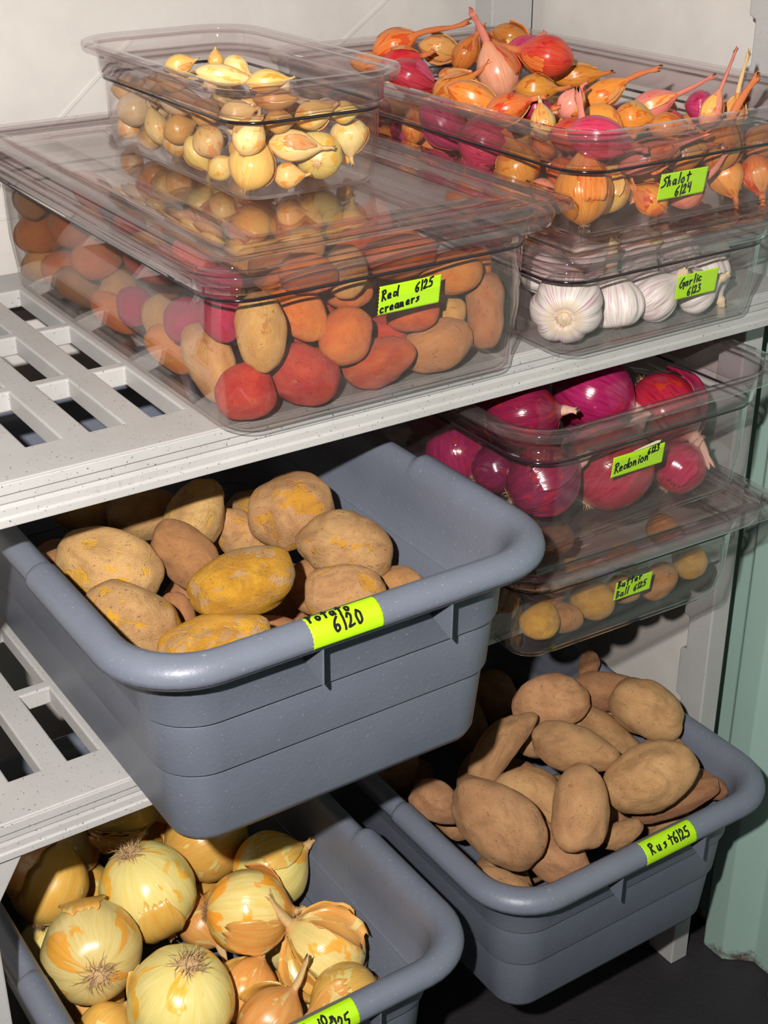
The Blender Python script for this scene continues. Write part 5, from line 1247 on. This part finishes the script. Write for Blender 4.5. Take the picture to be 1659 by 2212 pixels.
for cont, (kind, shared, rows) in VEG.items():
    potato = 'potato' in kind
    for i, (x, y, z, ax, ay, az, a, r, skin, label) in enumerate(rows):
        seed = hash_seed = sum(map(ord, cont))*100+i
        rd = random.Random(seed)
        Mx = frame((x, y, z), (ax, ay, az), a, r, rd.uniform(0, 6.28))
        m = SK[(kind, skin)]
        if not label:                                        # hidden layers: shared shapes, one object each
            key = (kind, skin, i % 5)
            if key not in fill_cache:
                if potato: me = potato_shape(seed, False, .12, 0, 0, 4)
                else:
                    pf, nl, nb, lump, lob, cat = SPEC[kind]
                    vs, fs = bulb_geo(seed, pf, 28, 18, lob, lump); v2, f2 = neck_geo(seed, nl*.5, nb)
                    b = len(vs); me = mesh(list(vs)+list(v2), fs+[tuple(q+b for q in f) for f in f2])
                me.materials.append(m); fill_cache[key] = me
            o = link(kind, fill_cache[key], None, None)
            o.matrix_world = Mx; tag(o, shared, 'potato' if potato else SPEC[kind][5], GRP[cont]); continue
        if potato:
            bend = .55 if 'bent' in label else rd.uniform(-.12, .12)
            lump = {'russet_potato': .16, 'potato': .15, 'creamer_potato': .10, 'butterball_potato': .10}[kind]
            me = potato_shape(seed, True, lump, bend, .16 if 'waisted' in label or 'knobbly' in label else 0, {'russet_potato': 7, 'potato': 6}.get(kind, 4))
            o = link(kind, me, m, None); o.matrix_world = Mx; tag(o, label, 'potato', None)
            if 'sprout' in label:
                rdd = random.Random(3); vs = []; fs = []; p = Vector((.6, 0, .9)); d = Vector((.3, .6, 1)).normalized()
                for s in range(14):
                    xx = d.orthogonal().normalized(); yy = d.cross(xx)
                    for k in range(5): vs.append(p+(xx*math.cos(k*1.2566)+yy*math.sin(k*1.2566))*.035*(1.1-s/16))
                    d = (d+Vector((rdd.gauss(0, .5), rdd.gauss(0, .5), rdd.gauss(0, .3)))).normalized(); p = p+d*.07
                for s in range(13):
                    for k in range(5): fs.append((s*5+k, s*5+(k+1) % 5, s*5+5+(k+1) % 5, s*5+5+k))
                link('sprout', mesh(vs, fs), MAT['sprout'], o)
            continue
        pf, nl, nb, lump, lob, cat = SPEC[kind]
        t = thing(kind, label, cat); t.matrix_world = Mx
        vs, fs = bulb_geo(seed, pf, 64, 40, lob, lump); link('bulb', mesh(vs, fs), m, t)
        if kind == 'shallot': nl = rd.uniform(.35, .65)
        if kind == 'pearl_onion': nl = rd.uniform(.25, .5)
        for wd, v in (('tallest neck', 2.1), ('tall neck', 1.9), ('long curling neck', 2.2), ('red neck', 1.5), ('twisting', 1.15), ('frayed neck', 1.3), ('long pink neck', 1.7), ('straight red', 1.4), ('tall tan neck', 1.0), ('drooping', .6), ('hanging', .5), ('neck to the', 1.1), ('papery', .9), ('torn flaring', .9)):
            if wd in label: nl = v; break
        if kind == 'garlic_bulb' and nl == .9: nl = .4
        thick = {'garlic_bulb': .20, 'red_onion': .2, 'shallot': .2}.get(kind, .15)
        vs, fs = neck_geo(seed+7, nl, nb*(.5 if 'straight' in label or 'upright' in label else 1), thick, {'garlic_bulb': .13, 'shallot': .075}.get(kind, .055), .17 if kind == 'shallot' else .12, .5 if 'curling' in label else 0)
        nk = {'yellow_onion': 'y', 'red_onion': 'm', 'garlic_bulb': 'g', 'pearl_onion': 't', 'shallot': 'p' if skin in 'pmk' else 't' if skin in 'ty' else 'r'}[kind]
        if 'red neck' in label: nk = 'p'
        link('dry_neck', mesh(vs, fs), NECKMAT[nk], t)
        nh = {'yellow_onion': 110, 'red_onion': 30, 'garlic_bulb': 26, 'pearl_onion': 26, 'shallot': 16}[kind]
        big = kind == 'yellow_onion' and skin == 'p'
        vs, fs = hair_geo(seed+3, nh, .36 if big else .5 if 'long root' in label else .2, .17 if kind == 'yellow_onion' else .14 if kind != 'garlic_bulb' else .2, -.95 if kind == 'garlic_bulb' else -.975)
        link('root_tuft', mesh(vs, fs), MAT['straw2' if kind == 'yellow_onion' and not big else 'straw'], t)
        if kind in ('shallot', 'yellow_onion', 'red_onion'):
            sm = {'yellow_onion': SK[('yellow_onion', 'o')], 'red_onion': m, 'shallot': SK[('shallot', rd.choice('ot')) ] if skin not in 'md' else m}[kind]
            for q in range(1 + (rd.random() < .5) + 2*('papery' in label or 'torn' in label)): loose(seed+11+q*5, pf, sm, t, .06 + .14*('torn' in label or 'flap' in label or 'papery' in label))
        elif kind in ('pearl_onion', 'garlic_bulb') and rd.random() < .5: loose(seed+11, pf, SK[('pearl_onion', 'o')] if kind == 'pearl_onion' else m, t, .06)
# dry stick lying in the russet heap
vs, fs = [], []
p0, p1 = Vector((.868, 1.185, .50)), Vector((.892, 1.20, .555)); d = (p1-p0).normalized(); xx = d.orthogonal().normalized(); yy = d.cross(xx)
for s in range(7):
    u = s/6; c = p0.lerp(p1, u)+xx*.003*math.sin(u*4); rr = .0022*(1.5-u*.6)
    for k in range(6): vs.append(c+(xx*math.cos(k*PI/3)+yy*math.sin(k*PI/3))*rr)
for s in range(6):
    for k in range(6): fs.append((s*6+k, s*6+(k+1) % 6, s*6+6+(k+1) % 6, s*6+6+k))
fs += [tuple(range(36, 42)), (5, 4, 3, 2, 1, 0)]
tag(link('dry_root', mesh(vs, fs), MAT['straw2'], None), 'thin dry root sticking up at the dark side of the russet heap', 'root')
# crumb on the floor
for k, (x, y) in enumerate([(1.06, .83)]):
    vs, fs = ICO3; me = mesh([(v.x*.003+x, v.y*.0025+y, v.z*.0018+.0018) for v in vs], fs)
    tag(link('food_crumb', me, MAT['sprout'], None), 'pale crumb on the dark floor below the russet tub', 'crumb')
# clean normals on every shell
seen = set()
for o in bpy.data.objects:
    if o.type == 'MESH' and o.data.name not in seen and len(o.data.polygons) < 20000 and o.name.split('.')[0] not in ('bulb', 'loose_skin', 'potato'):
        seen.add(o.data.name)
        if o.name.split('.')[0] in ('pan_body', 'rim', 'flange', 'cover_panel', 'centre_panel', 'tub_body', 'deck_plate', 'post', 'rim_gusset', 'tape_label', 'wall_side', 'ledge_refraction_line', 'front_beam', 'raised_lettering'):
            bm = bmesh.new(); bm.from_mesh(o.data); bmesh.ops.recalc_face_normals(bm, faces=bm.faces); bm.to_mesh(o.data); bm.free()
